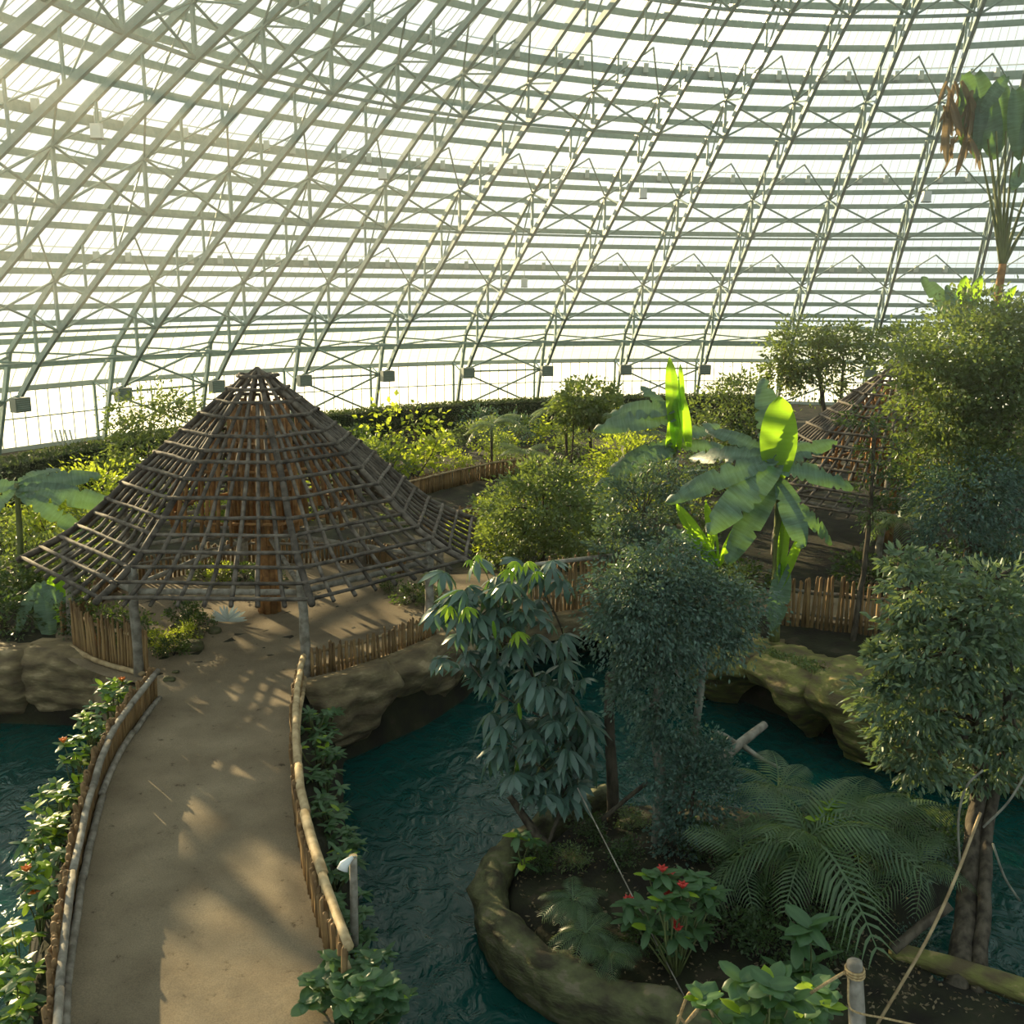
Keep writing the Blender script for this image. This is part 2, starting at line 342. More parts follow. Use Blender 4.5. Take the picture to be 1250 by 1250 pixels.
# purlins, vent beams, glazing bars, panes
envp = [rz3(ENV[0])] + prof(ENV[1:], 6)
rows = []
for i in range(len(ENV) - 1):
    fr = ((0, 'purlin'), (.5, 'purlin')) if i == 0 else ((0, 'purlin'), (.26, 'purlin'), (.5, 'purlin'), (.75, 'purlin')) if i == 1 else \
         ((0, 'purlin'), (.115, 'vent_beam'), (.37, 'purlin'), (.53, 'purlin'), (.69, 'purlin'), (.845, 'purlin'))
    for f, nm in fr:
        r = ENV[i][0] + (ENV[i + 1][0] - ENV[i][0]) * f; q = at_r(envp, r); rows.append((q.x, q.z, nm))
rows.append((ENV[-1][0], ENV[-1][1], 'purlin'))
for (r, z, nm) in rows:
    pts = [Vector((r * math.cos(TH0 + k * DTH), r * math.sin(TH0 + k * DTH), z)) for k in range(KA, KB + 1)]
    MB().tube(pts, 0, sq=(.16, .52) if nm == 'vent_beam' else (.12, .36)).build(nm, st, ceil)
    if nm == 'vent_beam':
        MB().tube([p + Vector((0, 0, .62)) for p in pts], .035, 5).build('vent_rod', st, ceil)
        mb = MB()
        for k in range(K0, K1):
            for u in (.33, .66):
                p = bay(k, (r - .25, z + .15), u); mb.box(p, .3, .3, .55)
        mb.build('vent_motor', M['alu'], ceil)['kind'] = 'stuff'
for j in range(1, 9):
    mb = MB().tube([bay(0, (p.x, p.z + .16), j / 9) for p in envp], 0, sq=(.022, .04)); bay_part('glazing_bar', mb, M['alu'], allb)
near = range(-3, 9)
rest = MB()
for a, b_ in zip(rows, rows[1:]):
    q = [bay(0, (a[0], a[1] + .2), 0), bay(0, (a[0], a[1] + .2), 1), bay(0, (b_[0], b_[1] + .2), 1), bay(0, (b_[0], b_[1] + .2), 0)]
    me = bpy.data.meshes.new('pane'); me.from_pydata([tuple(v) for v in q], [], [(0, 1, 2, 3)]); me.materials.append(M['glass']); me.update()
    for k in range(KA, KB):
        if k in near and a[0] > 29:
            o = link('pane', me, ceil); o.rotation_euler = (0, 0, k * DTH)
        else:
            n = len(rest.v); R = Matrix.Rotation(k * DTH, 3, 'Z'); rest.v += [tuple(R @ v) for v in q]; rest.f.append([n, n + 1, n + 2, n + 3])
rest.build('pane', M['glass'], ceil)['kind'] = 'stuff'
farmb.build('rib_frame', st, ceil)['kind'] = 'stuff'
# upright glazed wall under the eaves
wall = empty('wall_perimeter', AX); mark(wall, 'low upright glass wall around the foot of the dome', 'wall', kind='structure')
def wall_part(name, mb, mat, ks=allb):
    me = mb.mesh(name); me.materials.append(mat)
    for k in ks:
        o = link(name, me, wall); o.rotation_euler = (0, 0, k * DTH)
RW = 62.35
for z, s in ((-.3, .35), (1.75, .09), (3.72, .3)):
    wall_part('wall_rail', MB().tube([bay(0, (RW, z), 0), bay(0, (RW, z), 1)], 0, sq=(.14, s)), M['alu'])
for j in range(1, 9):
    wall_part('wall_mullion', MB().tube([bay(0, (RW, -.3), j / 9), bay(0, (RW, 3.7), j / 9)], 0, sq=(.06, .06)), M['alu'])
me = bpy.data.meshes.new('wall_pane'); me.from_pydata([tuple(bay(0, (RW + .05, z), u)) for z, u in ((-.3, 0), (-.3, 1), (3.72, 1), (3.72, 0))], [], [(0, 1, 2, 3)]); me.materials.append(M['wallglass']); me.update()
for k in allb:
    o = link('wall_pane', me, wall); o.rotation_euler = (0, 0, k * DTH)

# humid haze gathering under the dome roof
mb = MB(); n = 32
for i in range(n):
    a = 2 * PI * i / n
    for r, z in ((54.0, 9.6), (48.8, 14.0), (44.5, 17.2), (36, 23), (18, 31)): mb.v.append((r * math.cos(a), r * math.sin(a), z))
for i in range(n):
    a, b_ = 5 * i, 5 * ((i + 1) % n)
    for j in range(4): mb.f.append([a + j, b_ + j, b_ + j + 1, a + j + 1])
mb.f.append([5 * i for i in range(n)][::-1]); mb.f.append([5 * i + 4 for i in range(n)])
hz, nt, bs, out = newmat('humid_haze'); nt.nodes.remove(bs); vs_ = nt.nodes.new('ShaderNodeVolumeScatter'); vs_.inputs['Color'].default_value = (1, .97, .88, 1); vs_.inputs['Density'].default_value = HAZE; vs_.inputs['Anisotropy'].default_value = .6
nt.links.new(vs_.outputs[0], out.inputs['Volume'])
hzo = mb.build('haze', hz); hzo.location = AX; mark(hzo, 'thin warm haze gathered under the dome roof', 'haze', kind='stuff')

# ------------------------------------------------------------------ ground, path, water
LAND = [(-70, 27.2), (-15, 27.2), (-11.4, 27.0), (-10.9, 25.2), (-10.2, 24.6), (-5.2, 24.4), (-4.2, 25.4), (-2.6, 27.2), (-1.5, 29.2), (-.9, 31.2), (.4, 34.6), (4.2, 35.2),
        (6.0, 31.4), (7.2, 29.4), (8.5, 27.9), (9.8, 26.5), (11.0, 25.4), (13.4, 23.8), (18, 22.6), (70, 21.4), (70, 130), (-70, 130)]
ISL = [tuple(G(px, py, -1.4).xy) for px, py in ((742, 972), (690, 990), (650, 1020), (606, 1058), (592, 1092), (618, 1150), (690, 1198), (800, 1236), (860, 1262), (900, 1330), (1400, 1420), (1420, 1280), (1250, 1205), (1150, 1172), (1128, 1130), (1160, 1080), (1190, 1010), (1110, 975), (1030, 975), (960, 985), (850, 965))]
PL = [Vector((*G(px, py, 0).xy, 0)) for px, py in ((62, 1330), (80, 1250), (87, 1150), (98, 1060), (116, 980), (150, 885), (184, 832))]
PR = [Vector((*G(px, py, 0).xy, 0)) for px, py in ((420, 1330), (408, 1250), (394, 1150), (381, 1075), (368, 985), (361, 900), (366, 832))]
CAUSE = [(p.x - 1.15, p.y) for p in PL] + [(p.x + 1.0, p.y) for p in PR[::-1]]
def sdf(poly, X, Y):
    P = np.array(poly, float); Q = np.roll(P, -1, 0); d = np.full(X.shape, 1e9); ins = np.zeros(X.shape, bool)
    for (ax, ay), (bx, by) in zip(P, Q):
        ex, ey = bx - ax, by - ay; t = np.clip(((X - ax) * ex + (Y - ay) * ey) / (ex * ex + ey * ey + 1e-12), 0, 1)
        d = np.minimum(d, np.hypot(X - ax - t * ex, Y - ay - t * ey))
        c = ((ay > Y) != (by > Y)) & (X < (bx - ax) * (Y - ay) / (by - ay + 1e-12) + ax); ins ^= c
    return np.where(ins, d, -d)
def ground_h(X, Y):
    def land(poly, top, soft): return -3.4 + (top + 3.4) * np.clip(.5 + sdf(poly, X, Y) / soft, 0, 1)
    z = land(LAND, 0, .9)
    z = np.maximum(z, land(CAUSE, -.25, 1.2))
    si = sdf(ISL, X, Y); z = np.maximum(z, -3.4 + 2.0 * np.clip(.5 + si / .9, 0, 1) + np.clip(si - .4, 0, 3) * .16)
    r = np.hypot(X - AX.x, Y - AX.y); z = np.where(z > -.3, z - .4 * np.clip((r - 40) / 15, 0, 1), z)
    return z
def gz(x, y): return float(ground_h(np.array([float(x)]), np.array([float(y)]))[0])
xs = np.concatenate([np.arange(-48, -20, 1.2), np.arange(-20, 22, .3), np.arange(22, 84, 1.4)])
ys = np.concatenate([np.arange(6, 40, .3), np.arange(40, 98, 1.2)])
X, Y = np.meshgrid(xs, ys); Z = ground_h(X, Y)
rng = np.random.default_rng(1); Z = Z + rng.normal(0, .02, Z.shape)
ins = np.hypot(X - AX.x, Y - AX.y) < 63.2
V = np.stack([X, Y, Z], -1).reshape(-1, 3); nx = len(xs)
I = (np.arange(len(ys) - 1)[:, None] * nx + np.arange(nx - 1)[None]).ravel(); cell = ins[:-1, :-1].ravel(); I = I[cell]
fl = link('floor', np_mesh('floor', V, [np.stack([I, I + 1, I + nx + 1, I + nx], 1)], True), None, M['soil']); mark(fl, 'dark planted soil floor of the tropical house', 'ground', kind='structure')
mb = MB(); n = 48                      # lawn outside the dome: a ring
for i in range(n + 1):
    a = TH0 + DTH * (K0 - 3) + DTH * (K1 - K0 + 6) * i / n
    for r in (60.5, 260): mb.v.append((AX.x + r * math.cos(a), AX.y + r * math.sin(a), -.55))
for i in range(n): mb.f.append([2 * i, 2 * i + 1, 2 * i + 3, 2 * i + 2])
mark(mb.build('floor_outdoor', M['grass']), 'pale lawn outside beyond the glass wall', 'ground', kind='structure')
mb = MB(); mb.v = [(-45, 4, -2.1), (60, 4, -2.1), (60, 42, -2.1), (-45, 42, -2.1)]; mb.f = [[0, 1, 2, 3]]
mark(mb.build('pond', M['water']), 'teal rippled pond water around path and island', 'water', kind='structure')
# path: causeway, pavilion floor, far walk
C = Vector((-8.05, 31.29, 0))
mb = MB()
L_ = catmull(PL, 4); R_ = catmull(PR, 4)
for a, b_ in zip(L_, R_):
    for j in range(9):
        p = a.lerp(b_, j / 8); mb.v.append((p.x, p.y, .05 + .02 * math.sin(j * 2.1 + p.y)))
for i in range(len(L_) - 1):
    for j in range(8): mb.f.append([i * 9 + j, i * 9 + j + 1, (i + 1) * 9 + j + 1, (i + 1) * 9 + j])
mark(mb.build('floor_path', M['sand'], None, True), 'sandy path over the water towards the pavilion', 'path', kind='structure')
mb = MB(); mb.v.append((C.x, C.y, .03))
for i in range(48): a = 2 * PI * i / 48; mb.v.append((C.x + 6.5 * math.cos(a), C.y + 6.5 * math.sin(a), .03))
for i in range(48): mb.f.append([0, 1 + i, 1 + (i + 1) % 48])
mark(mb.build('floor_pavilion', M['sand']), 'round sandy floor under the lattice pavilion', 'path', kind='structure')
def strip(name, pts, wid, z, mat, label):
    P = resample(catmull(pts, 6), .8); mb = MB()
    for i, p in enumerate(P):
        t = (P[min(i + 1, len(P) - 1)] - P[max(i - 1, 0)]).normalized(); s = Vector((t.y, -t.x, 0)) * wid / 2
        for q in (p - s, p + s): mb.v.append((q.x, q.y, p.z + z)); mb.v.append((q.x, q.y, p.z + z - .3))
    for i in range(len(P) - 1):
        a = 4 * i; mb.f += [[a, a + 2, a + 6, a + 4], [a, a + 4, a + 5, a + 1], [a + 2, a + 3, a + 7, a + 6]]
    return mark(mb.build(name, mat), label, 'path', kind='structure')
strip('floor_walkway', [(-3.5, 34, 0), (0, 34.4, 0), (4, 34.6, 0), (8, 33, 0), (12, 31.4, 0), (20, 30, 0)], 2.8, .06, M['sand'], 'sandy walk crossing the bridge behind the pavilion')

# ================================================================== THINGS
RND = random.Random(7)
def pole_pts(a, b_, n=4, jit=.03):
    a, b_ = Vector(a), Vector(b_); out = []
    for i in range(n + 1):
        p = a.lerp(b_, i / n)
        if 0 < i < n: p += Vector((RND.uniform(-jit, jit), RND.uniform(-jit, jit), RND.uniform(-jit, jit)))
        out.append(p)
    return out
RING = [(.42, 7.9), (.6, 7.78), (.95, 7.41), (1.33, 7.05), (1.83, 6.66), (2.4, 6.17), (2.85, 5.81), (3.2, 5.52), (3.7, 5.12), (4.25, 4.65), (4.7, 4.18), (5.1, 3.78), (5.6, 3.42), (6.1, 3.12), (6.65, 2.84), (7.19, 2.56)]
T8 = .3979
def oct_pt(R, z, k, u):
    a = T8 + k * PI / 4; b_ = a + PI / 4
    return Vector((R * math.cos(a), R * math.sin(a), z)).lerp(Vector((R * math.cos(b_), R * math.sin(b_), z)), u)
def roof_pt(R, k, u):
    for (r0, z0), (r1, z1) in zip(RING, RING[1:]):
        if r0 <= R <= r1: return oct_pt(R, z0 + (z1 - z0) * (R - r0) / (r1 - r0), k, u)
    return oct_pt(R, RING[-1][1] if R > 1 else 8.05, k, u)
def pavilion(name, loc, label, s=1.0, posts=True, floor=True):
    root = empty(name, loc); root.scale = (s, s, s); mark(root, label, 'pavilion')
    pw = M['polewood']
    for k in range(8):
        # hip and common rafters
        rs = [.1, 1.2, 2.4, 3.6, 4.7, 5.7, 6.6, 7.35]
        hip = [roof_pt(max(r, .42), k, 0) for r in rs]; hip[0] = Vector((0, 0, 8.1)); 
        MB().tube([p + Vector((RND.uniform(-.02, .02), RND.uniform(-.02, .02), -.03)) for p in hip], [.05] + [.1] * 7, 7).build('hip_rafter', pw, root, True)
        for j in range(1, 8):
            u = j / 8; r0 = .5 if j == 4 else (1.3 if j % 2 == 0 else 2.2)
            Rr = [r0 + (7.33 - r0) * i / 6 for i in range(7)]
            # rafters stand nearly square to the eave: drift towards the middle of the bay higher up
            pts = []
            for r in Rr:
                uu = .5 + (u - .5) * min(1, .42 + .58 * (7.19 / max(r, 2.2)) ** .55 * 1.0) if False else u
                p = roof_pt(min(r, 7.19), k, uu + RND.uniform(-.008, .008))
                if r > 7.19: p = roof_pt(7.19, k, u) + (roof_pt(7.19, k, u) - roof_pt(7.0, k, u)) * ((r - 7.19) / .19)
                pts.append(p + Vector((0, 0, -.03)))
            MB().tube(pts, [RND.uniform(.05, .06)] + [RND.uniform(.055, .072) for _ in range(6)], 6).build('rafter', pw, root, True)
        for (R, z) in RING[1:]:
            a, b_ = oct_pt(R, z + .06, k, 0), oct_pt(R, z + .06, k, 1); d = (b_ - a).normalized()
            MB().tube(pole_pts(a - d * RND.uniform(.05, .14), b_ + d * RND.uniform(.02, .12), 4, .022), RND.uniform(.05, .064), 6).build('purlin_pole', pw, root, True)
    # drum of upright poles hanging under the apex, orange sunlight put into their brown colour
    for ring, (R, n, z0, z1) in enumerate(((.95, 30, 2.7, 7.0), (1.6, 34, 3.0, 6.6), (2.8, 52, 3.2, 5.6))):
        for i in range(n):
            if ring and RND.random() < .45: continue
            a = 2 * PI * (i + RND.uniform(-.3, .3)) / n; x, y = R * math.cos(a), R * math.sin(a)
            za = z0 + RND.uniform(-.25, .45)
            MB().tube(pole_pts((x * 1.04, y * 1.04, za), (x * .93, y * .93, z1 + RND.uniform(-.2, .1)), 3, .03), RND.uniform(.045, .075), 6).build('hanging_pole', M['brown_litwood'], root, True)
    for R, z in ((1.0, 4.2), (2.7, 3.6), (2.7, 5.2), (1.0, 5.8)):
        for k in range(8): MB().tube(pole_pts(oct_pt(R, z, k, -.05), oct_pt(R, z, k, 1.05), 2, .02), .05, 6).build('drum_hoop', M['brown_litwood'], root, True)
    for k in range(8):                 # tie beams, eave beams, posts
        MB().tube(pole_pts(oct_pt(5.95, 2.45, k, -.03), oct_pt(5.95, 2.45, k, 1.03), 4, .03), .09, 8).build('eave_beam', M['greylog'], root, True)
        MB().tube(pole_pts(oct_pt(.6, 2.75, k, 0), oct_pt(6.0, 2.6, k, 0), 4, .03), .075, 7).build('tie_beam', M['greylog'], root, True)
        p = oct_pt(6.0, 0, k, 0); q = p + Vector((RND.uniform(-.1, .1), RND.uniform(-.1, .1), 3.2))
        MB().tube(pole_pts(p, q, 5, .05), [.17, .15, .14, .13, .13, .12], 9).build('post', M['greylog'], root, True)
    for i in range(9):                 # bundled king post
        a = 2 * PI * i / 8; R = 0 if i == 8 else .27
        MB().tube(pole_pts((R * math.cos(a), R * math.sin(a), 0), (R * math.cos(a) * .9, R * math.sin(a) * .9, 3.2), 3, .02), .125, 8).build('king_post', M['brown_litwood'], root, True)
    return root
pavilion('lattice_pavilion', C, 'large octagonal pavilion with bare pole lattice roof at path end')
p2 = D(1100, 440, 41.0)
S2 = .95
pavilion('lattice_pavilion', (p2.x, p2.y, p2.z - 8.1 * S2), 'second pole lattice pavilion half hidden behind trees and banana plant', S2)
if p2.z - 8.1 * S2 > .05:
    mb = MB()
    for i in range(24):
        a = 2 * PI * i / 24
        for r, z in ((6.2, p2.z - 8.1 * S2), (7.2, -.5)): mb.v.append((p2.x + r * math.cos(a), p2.y + r * math.sin(a), z))
    for i in range(24): a, b_ = 2 * i, 2 * ((i + 1) % 24); mb.f.append([a, a + 1, b_ + 1, b_])
    mb.f.append([2 * i for i in range(24)])
    mark(mb.build('floor_mound', M['soil']), 'low earth mound under the second pavilion', 'ground', kind='structure')

# ------------------------------------------------------------------ stake fences
PK = []
for i in range(6):
    h = .92 + .03 * i
    me = MB().tube([(RND.uniform(-.015, .015), RND.uniform(-.015, .015), t * h) for t in (0, .5, .96, 1)], [.05, .048, .044, .025], 6).mesh('picket', True)
    me.materials.append(M['picket']); PK.append(me)
def fence(name, label, pts, hgt=1.0, step=.13, thick=1.0, rails=((.8, .05, .07),), railmat='rail', post=None, jit=.05):
    P = resample(catmull([Vector(p) for p in pts], 5), step); root = empty(name, P[0]); mark(root, label, 'fence'); o0 = P[0]
    for i, p in enumerate(P):
        t = P[min(i + 1, len(P) - 1)] - P[max(i - 1, 0)]
        o = link('picket', RND.choice(PK), root); o.location = p - o0 + Vector((0, 0, -.04)); s = thick * RND.uniform(.75, 1.2)
        o.scale = (s, s, hgt * RND.uniform(.93, 1.04)); o.rotation_euler = (RND.uniform(-jit, jit), RND.uniform(-jit, jit), RND.uniform(0, 6.28))
    for z, r, off in rails:
        Q = []
        for i in range(0, len(P), 1):
            t = (P[min(i + 1, len(P) - 1)] - P[max(i - 1, 0)]).normalized(); Q.append(P[i] - o0 + Vector((t.y, -t.x, 0)) * off + Vector((0, 0, z)))
        Q = resample(Q, 1.0); i = 0
        while i < len(Q) - 1:          # separate logs laid end to end
            j = min(len(Q) - 1, i + RND.choice((2, 3))); seg = Q[i:j + 1]
            MB().tube(resample([q + Vector((RND.uniform(-.02, .02), RND.uniform(-.02, .02), RND.uniform(-.02, .02))) for q in seg], .5), r * RND.uniform(.9, 1.12), 8).build('rail_log', M[railmat], root, True)
            i = j
    return root
RT_L = [G(px, py, 1.0) for px, py in ((44, 1330), (54, 1250), (60, 1200), (68, 1120), (80, 1050), (97, 975), (120, 905), (150, 855), (187, 812))]
fl_pts = [(p.x, p.y, 0) for p in RT_L]
fence('stake_fence', 'curved stake fence with double log rail left of the path', fl_pts, 1.02, .12, 1.1, ((.84, .07, .12), (.10, .07, .12)), 'greylog')
RT_R = [G(px, py, 1.0) for px, py in ((420, 1156), (412, 1134), (398, 1100), (381, 1045), (366, 985), (359, 930), (356, 880), (359, 835), (366, 800))]
fr_pts = [(p.x, p.y, 0) for p in RT_R]
fence('stake_fence', 'curved stake fence with pale log rail right of the path', fr_pts, .98, .14, 1.1, ((.97, .085, .08), (.35, .06, .12)), 'rail')
pa, pb = C + oct_pt(6.15, 0, 6, 0), C + oct_pt(6.15, 0, 7, 0)
fence('stake_fence', 'short stake fence between pavilion posts above the tan cliff', [pa + Vector((.15, .1, 0)), pa.lerp(pb, .5) + Vector((.25, -.3, 0)), pb], .95, .13, .95, ((.7, .05, -.07), (.25, .05, -.07)), 'rail')
q = [G(92, 792), G(112, 806), G(150, 818), G(180, 826)]
pts = [C + oct_pt(6.3, 0, k, u) for k, u in ((7, .55), (8, 0), (8, .5), (9, 0), (9, .5), (10, 0), (10, .5), (11, 0), (11, .5), (12, 0))]
fence('stake_fence', 'stake fence closing the back of the lattice pavilion', pts[2:], 1.05, .16, 1.1, ((.8, .05, -.07),), 'greylog')
fence('stake_fence', 'tall stake fence under the pavilion eave beside the dark foliage', [(p.x, p.y, .0) for p in q], 1.5, .12, 1.0, ((.12, .07, .12), (1.1, .05, -.08)), 'rail')
q = [G(640, 752), G(700, 744), G(765, 735), G(830, 728)]
fence('stake_fence', 'tall brown stake fence along the bridge behind the umbrella tree', [(p.x, p.y, .05) for p in q], 1.8, .15, 1.2, ((1.72, .07, .1), (.5, .05, -.08)), 'greylog')
q = [G(950, 762), G(1020, 770), G(1080, 778), G(1150, 788)]
fence('stake_fence', 'tall shaded stake fence behind the banana bed', [(p.x, p.y, .0) for p in q], 1.75, .15, 1.2, ((1.2, .05, -.08), (.4, .05, -.08)), 'greylog')
q = [G(470, 618), G(509, 606), G(555, 594), G(605, 583), G(660, 574)]
fence('stake_fence', 'sunlit golden stake fence on the far side of the raised walkway', [(p.x, p.y, .0) for p in q], 1.05, .16, 1.3, ((.9, .06, .1),), 'rail')
qn = [G(520, 632, 1.0), G(576, 615, 1.0), G(614, 606, 1.0), G(680, 596, 1.0)]
fence('stake_fence', 'dark stake fence on the near side of the raised walkway', [(p.x, p.y, .0) for p in qn], 1.0, .17, 1.3, ((.85, .06, .1),), 'greylog')
# raised walkway deck between them with plank ends
wk = empty('raised_walkway', G(520, 615)); mark(wk, 'raised timber walkway with plank ends showing behind the pavilion', 'walkway')
a0 = [Vector((p.x, p.y, 0)) for p in q]; o0 = wk.location
P = resample(catmull([p + Vector((.1, -.5, -.1)) for p in a0], 5), .42)
for i, p in enumerate(P[:-1]):
    t = (P[i + 1] - p).normalized(); R = Matrix.Rotation(math.atan2(t.y, t.x), 3, 'Z')
    MB().box(p - o0 + Vector((0, 0, 0)), .3, 1.5, .07, R).build('plank', M['greylog'], wk)
MB().tube([p - o0 + Vector((.2, -.75, -.22)) for p in P[::3]], 0, sq=(.2, .4)).build('edge_beam', M['slab'], wk)
# bridge slab behind the umbrella tree
br = empty('bridge', G(655, 752)); mark(br, 'tan slab bridge carrying the brown stake fence over dark water', 'bridge')
q = [G(625, 756), G(700, 746), G(765, 737), G(850, 726)]; o0 = br.location
P = [Vector((p.x, p.y + .35, 0)) for p in q]
MB().tube(resample(catmull([p - o0 + Vector((0, 0, -.42)) for p in P], 4), .6), 0, sq=(1.1, .86)).build('slab', M['rock'], br)
MB().tube(resample(catmull([p - o0 + Vector((0, 1.6, -.2)) for p in P], 4), .6), 0, sq=(3.0, .4)).build('deck', M['slab'], br)

# ------------------------------------------------------------------ rocks
def rock_mesh(sx, sy, sz, seed, mat, rough=.12, e=.45, res=14):
    """rounded block with noisy faces"""
    vs = []; fs = []; nu, nv = res * 2, res
    for i in range(nv + 1):
        th = PI * i / nv - PI / 2
        for j in range(nu):
            ph = 2 * PI * j / nu
            f = lambda t: math.copysign(abs(t) ** e, t)
            p = Vector((f(math.cos(th)) * f(math.cos(ph)), f(math.cos(th)) * f(math.sin(ph)), f(math.sin(th))))
            q = Vector((p.x * sx / 2, p.y * sy / 2, p.z * sz / 2)); s = Vector((seed * 7.3, seed * 1.7, seed))
            d = mnoise.fractal(q * .9 + s, 1.0, 2.0, 4) * rough * 2 + abs(math.sin(q.z * 6 + mnoise.noise(q * 1.2 + s) * 3)) * rough * .22
            vs.append(tuple(q + p.normalized() * d))
    for i in range(nv):
        for j in range(nu): fs.append([i * nu + j, i * nu + (j + 1) % nu, (i + 1) * nu + (j + 1) % nu, (i + 1) * nu + j])
    me = bpy.data.meshes.new('rock'); me.from_pydata(vs, [], fs); me.polygons.foreach_set('use_smooth', [True] * len(fs)); me.materials.append(mat); me.update()
    return me
PROF = [(-2.4, .02), (-1.2, .10), (-.45, .14), (-.1, .08), (.12, -.12), (.24, -.5), (.24, -.95), (.12, -1.35), (-.12, -1.75), (-.45, -2.1), (-.8, -2.6)]
def cliff(name, label, edge, blocks, mat, seed=1, rough=.22, low=0.0, top=0.0, caves=(), back=1.0):
    """edge: xy along the bank, water on the right-hand side; each block is a draped rock panel with rolled joints"""
    P = resample(catmull([Vector((*p, 0)) for p in edge], 5), .11); n = len(P) - 1; root = empty(name, (P[0].x, P[0].y, -2.1)); mark(root, label, 'rock')
    rr = random.Random(seed); cut = [0] + [min(n - 3, max(3, round(n * (i + rr.uniform(-.28, .28)) / blocks))) for i in range(1, blocks)] + [n]; cut.sort()
    pr = resample(catmull([Vector((o * (back if o < -.3 and z > -.5 else 1), 0, z)) for o, z in PROF], 3), .11)
    for bi in range(blocks):
        i0, i1 = max(0, cut[bi] - 1), min(n, cut[bi + 1] + 1); V = []; m = len(pr); dz = rr.uniform(-.1, .1) + top; bo = rr.uniform(-.12, .18); cnt = i1 - i0 + 1
        for i in range(i0, i1 + 1):
            t = (P[min(i + 1, n)] - P[max(i - 1, 0)]).normalized(); nr = Vector((t.y, -t.x, 0)); e = min(i - i0, i1 - i) * .11; roll = -.38 * math.exp(-(e / .16) ** 1.2); f = i / n
            cave = max([0] + [math.exp(-((f - c) / w_) ** 4) * h for c, w_, h in caves])
            for q in pr:
                x, z = q.x, q.z
                if z < 0: z = z * (1 - cave * .62) if cave else z; x -= cave * .5 * max(0, -z - .5)
                w0 = P[i] + nr * x + Vector((0, 0, z)); k = Vector((w0.x, w0.y, w0.z * .7)) + Vector((seed * 3.1, bi * 5.7, 0))
                d = mnoise.fractal(k * .8, 1, 2, 5) * rough + .05 * math.sin(z * 13 + 4 * mnoise.noise(k * .9)) * (x > -.4) + (roll + bo) * (1 if x > -.6 else .2)
                V.append(tuple(P[i] + nr * (x + d) + Vector((0, 0, z + dz * (1 if z > -1 else .3) + (d * .35 if x < 0 else 0))) - root.location))
        I = np.array([[i * m + j, i * m + j + 1, (i + 1) * m + j + 1, (i + 1) * m + j] for i in range(cnt - 1) for j in range(m - 1)])
        link('rock', np_mesh('rock', np.array(V), [I], True), root, mat)
    return root
cliff('rock_cliff', 'sunlit mossy tan cliff below the banana bed', [(5.0, 31.6), (5.6, 30.0), (6.5, 28.1), (7.6, 26.6), (8.9, 25.1), (10.3, 23.9), (12, 23.1)], 5, M['mossrock'], 3, .26, caves=((.42, .12, .9), (.62, .05, .6)))
cliff('rock_cliff', 'shaded rock bank behind the forked tree', [(11.8, 23.2), (14.5, 22.4), (18, 22), (23, 21.4)], 4, M['mossrock'], 4)
cliff('rock_cliff', 'tan rock cliff carrying the pavilion stake fence', [(-5.3, 24.4), (-4.2, 25.4), (-2.7, 27.1), (-1.6, 29.0), (-1.0, 31.0), (.1, 33.2)], 4, M['rock'], 5, .24, caves=((.3, .1, .5), (.62, .07, .8)), back=.35)
cliff('rock_cliff', 'smooth tan rock bank left of the path by dark water', [(-24, 27.4), (-15, 27.1), (-11.5, 26.9)], 5, M['rock'], 6, .14, back=.6)
cliff('rock_cliff', 'low tan ledge below the tall stake fence near path', [(-12.1, 27.1), (-11.0, 25.7), (-10.5, 24.3)], 2, M['rock'], 7, .12, top=-.12, back=.3)
cliff('rock_cliff', 'dark rock wall at the back under the bridge', [(-.3, 33.9), (1.5, 34.8), (4.2, 35.0), (5.4, 31.5)], 3, M['rock'], 8, top=-.4, back=.3)
# rim of the planted island: a sculpted rock lip
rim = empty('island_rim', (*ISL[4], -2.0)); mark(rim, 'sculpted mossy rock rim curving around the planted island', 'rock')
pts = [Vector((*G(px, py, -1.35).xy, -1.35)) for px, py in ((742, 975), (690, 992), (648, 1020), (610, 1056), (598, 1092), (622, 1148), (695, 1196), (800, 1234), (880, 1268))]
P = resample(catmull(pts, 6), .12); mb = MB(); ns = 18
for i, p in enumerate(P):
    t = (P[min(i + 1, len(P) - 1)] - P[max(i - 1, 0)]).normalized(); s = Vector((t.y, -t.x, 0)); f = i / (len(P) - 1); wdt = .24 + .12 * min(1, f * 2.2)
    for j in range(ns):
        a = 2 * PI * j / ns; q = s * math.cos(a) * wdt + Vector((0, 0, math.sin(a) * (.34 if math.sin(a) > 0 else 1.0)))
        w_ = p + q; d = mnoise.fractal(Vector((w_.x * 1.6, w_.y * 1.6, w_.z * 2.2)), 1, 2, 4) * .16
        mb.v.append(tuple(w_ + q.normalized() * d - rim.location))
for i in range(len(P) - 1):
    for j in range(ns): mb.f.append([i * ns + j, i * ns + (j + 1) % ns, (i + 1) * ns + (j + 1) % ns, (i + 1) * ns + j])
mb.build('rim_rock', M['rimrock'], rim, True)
rim2 = empty('island_rim', (9, 15, -2)); mark(rim2, 'low mossy kerb between island soil and water behind the leaning pole', 'rock')
pts = [G(px, py, -1.3) for px, py in ((1085, 1160), (1150, 1178), (1250, 1210), (1380, 1260))]
P = resample(catmull(pts, 5), .2); 
MB().tube([p - rim2.location for p in P], [.2 + .05 * mnoise.noise(p * 1.3) for p in P], 10).build('kerb_rock', M['mossrock'], rim2, True)

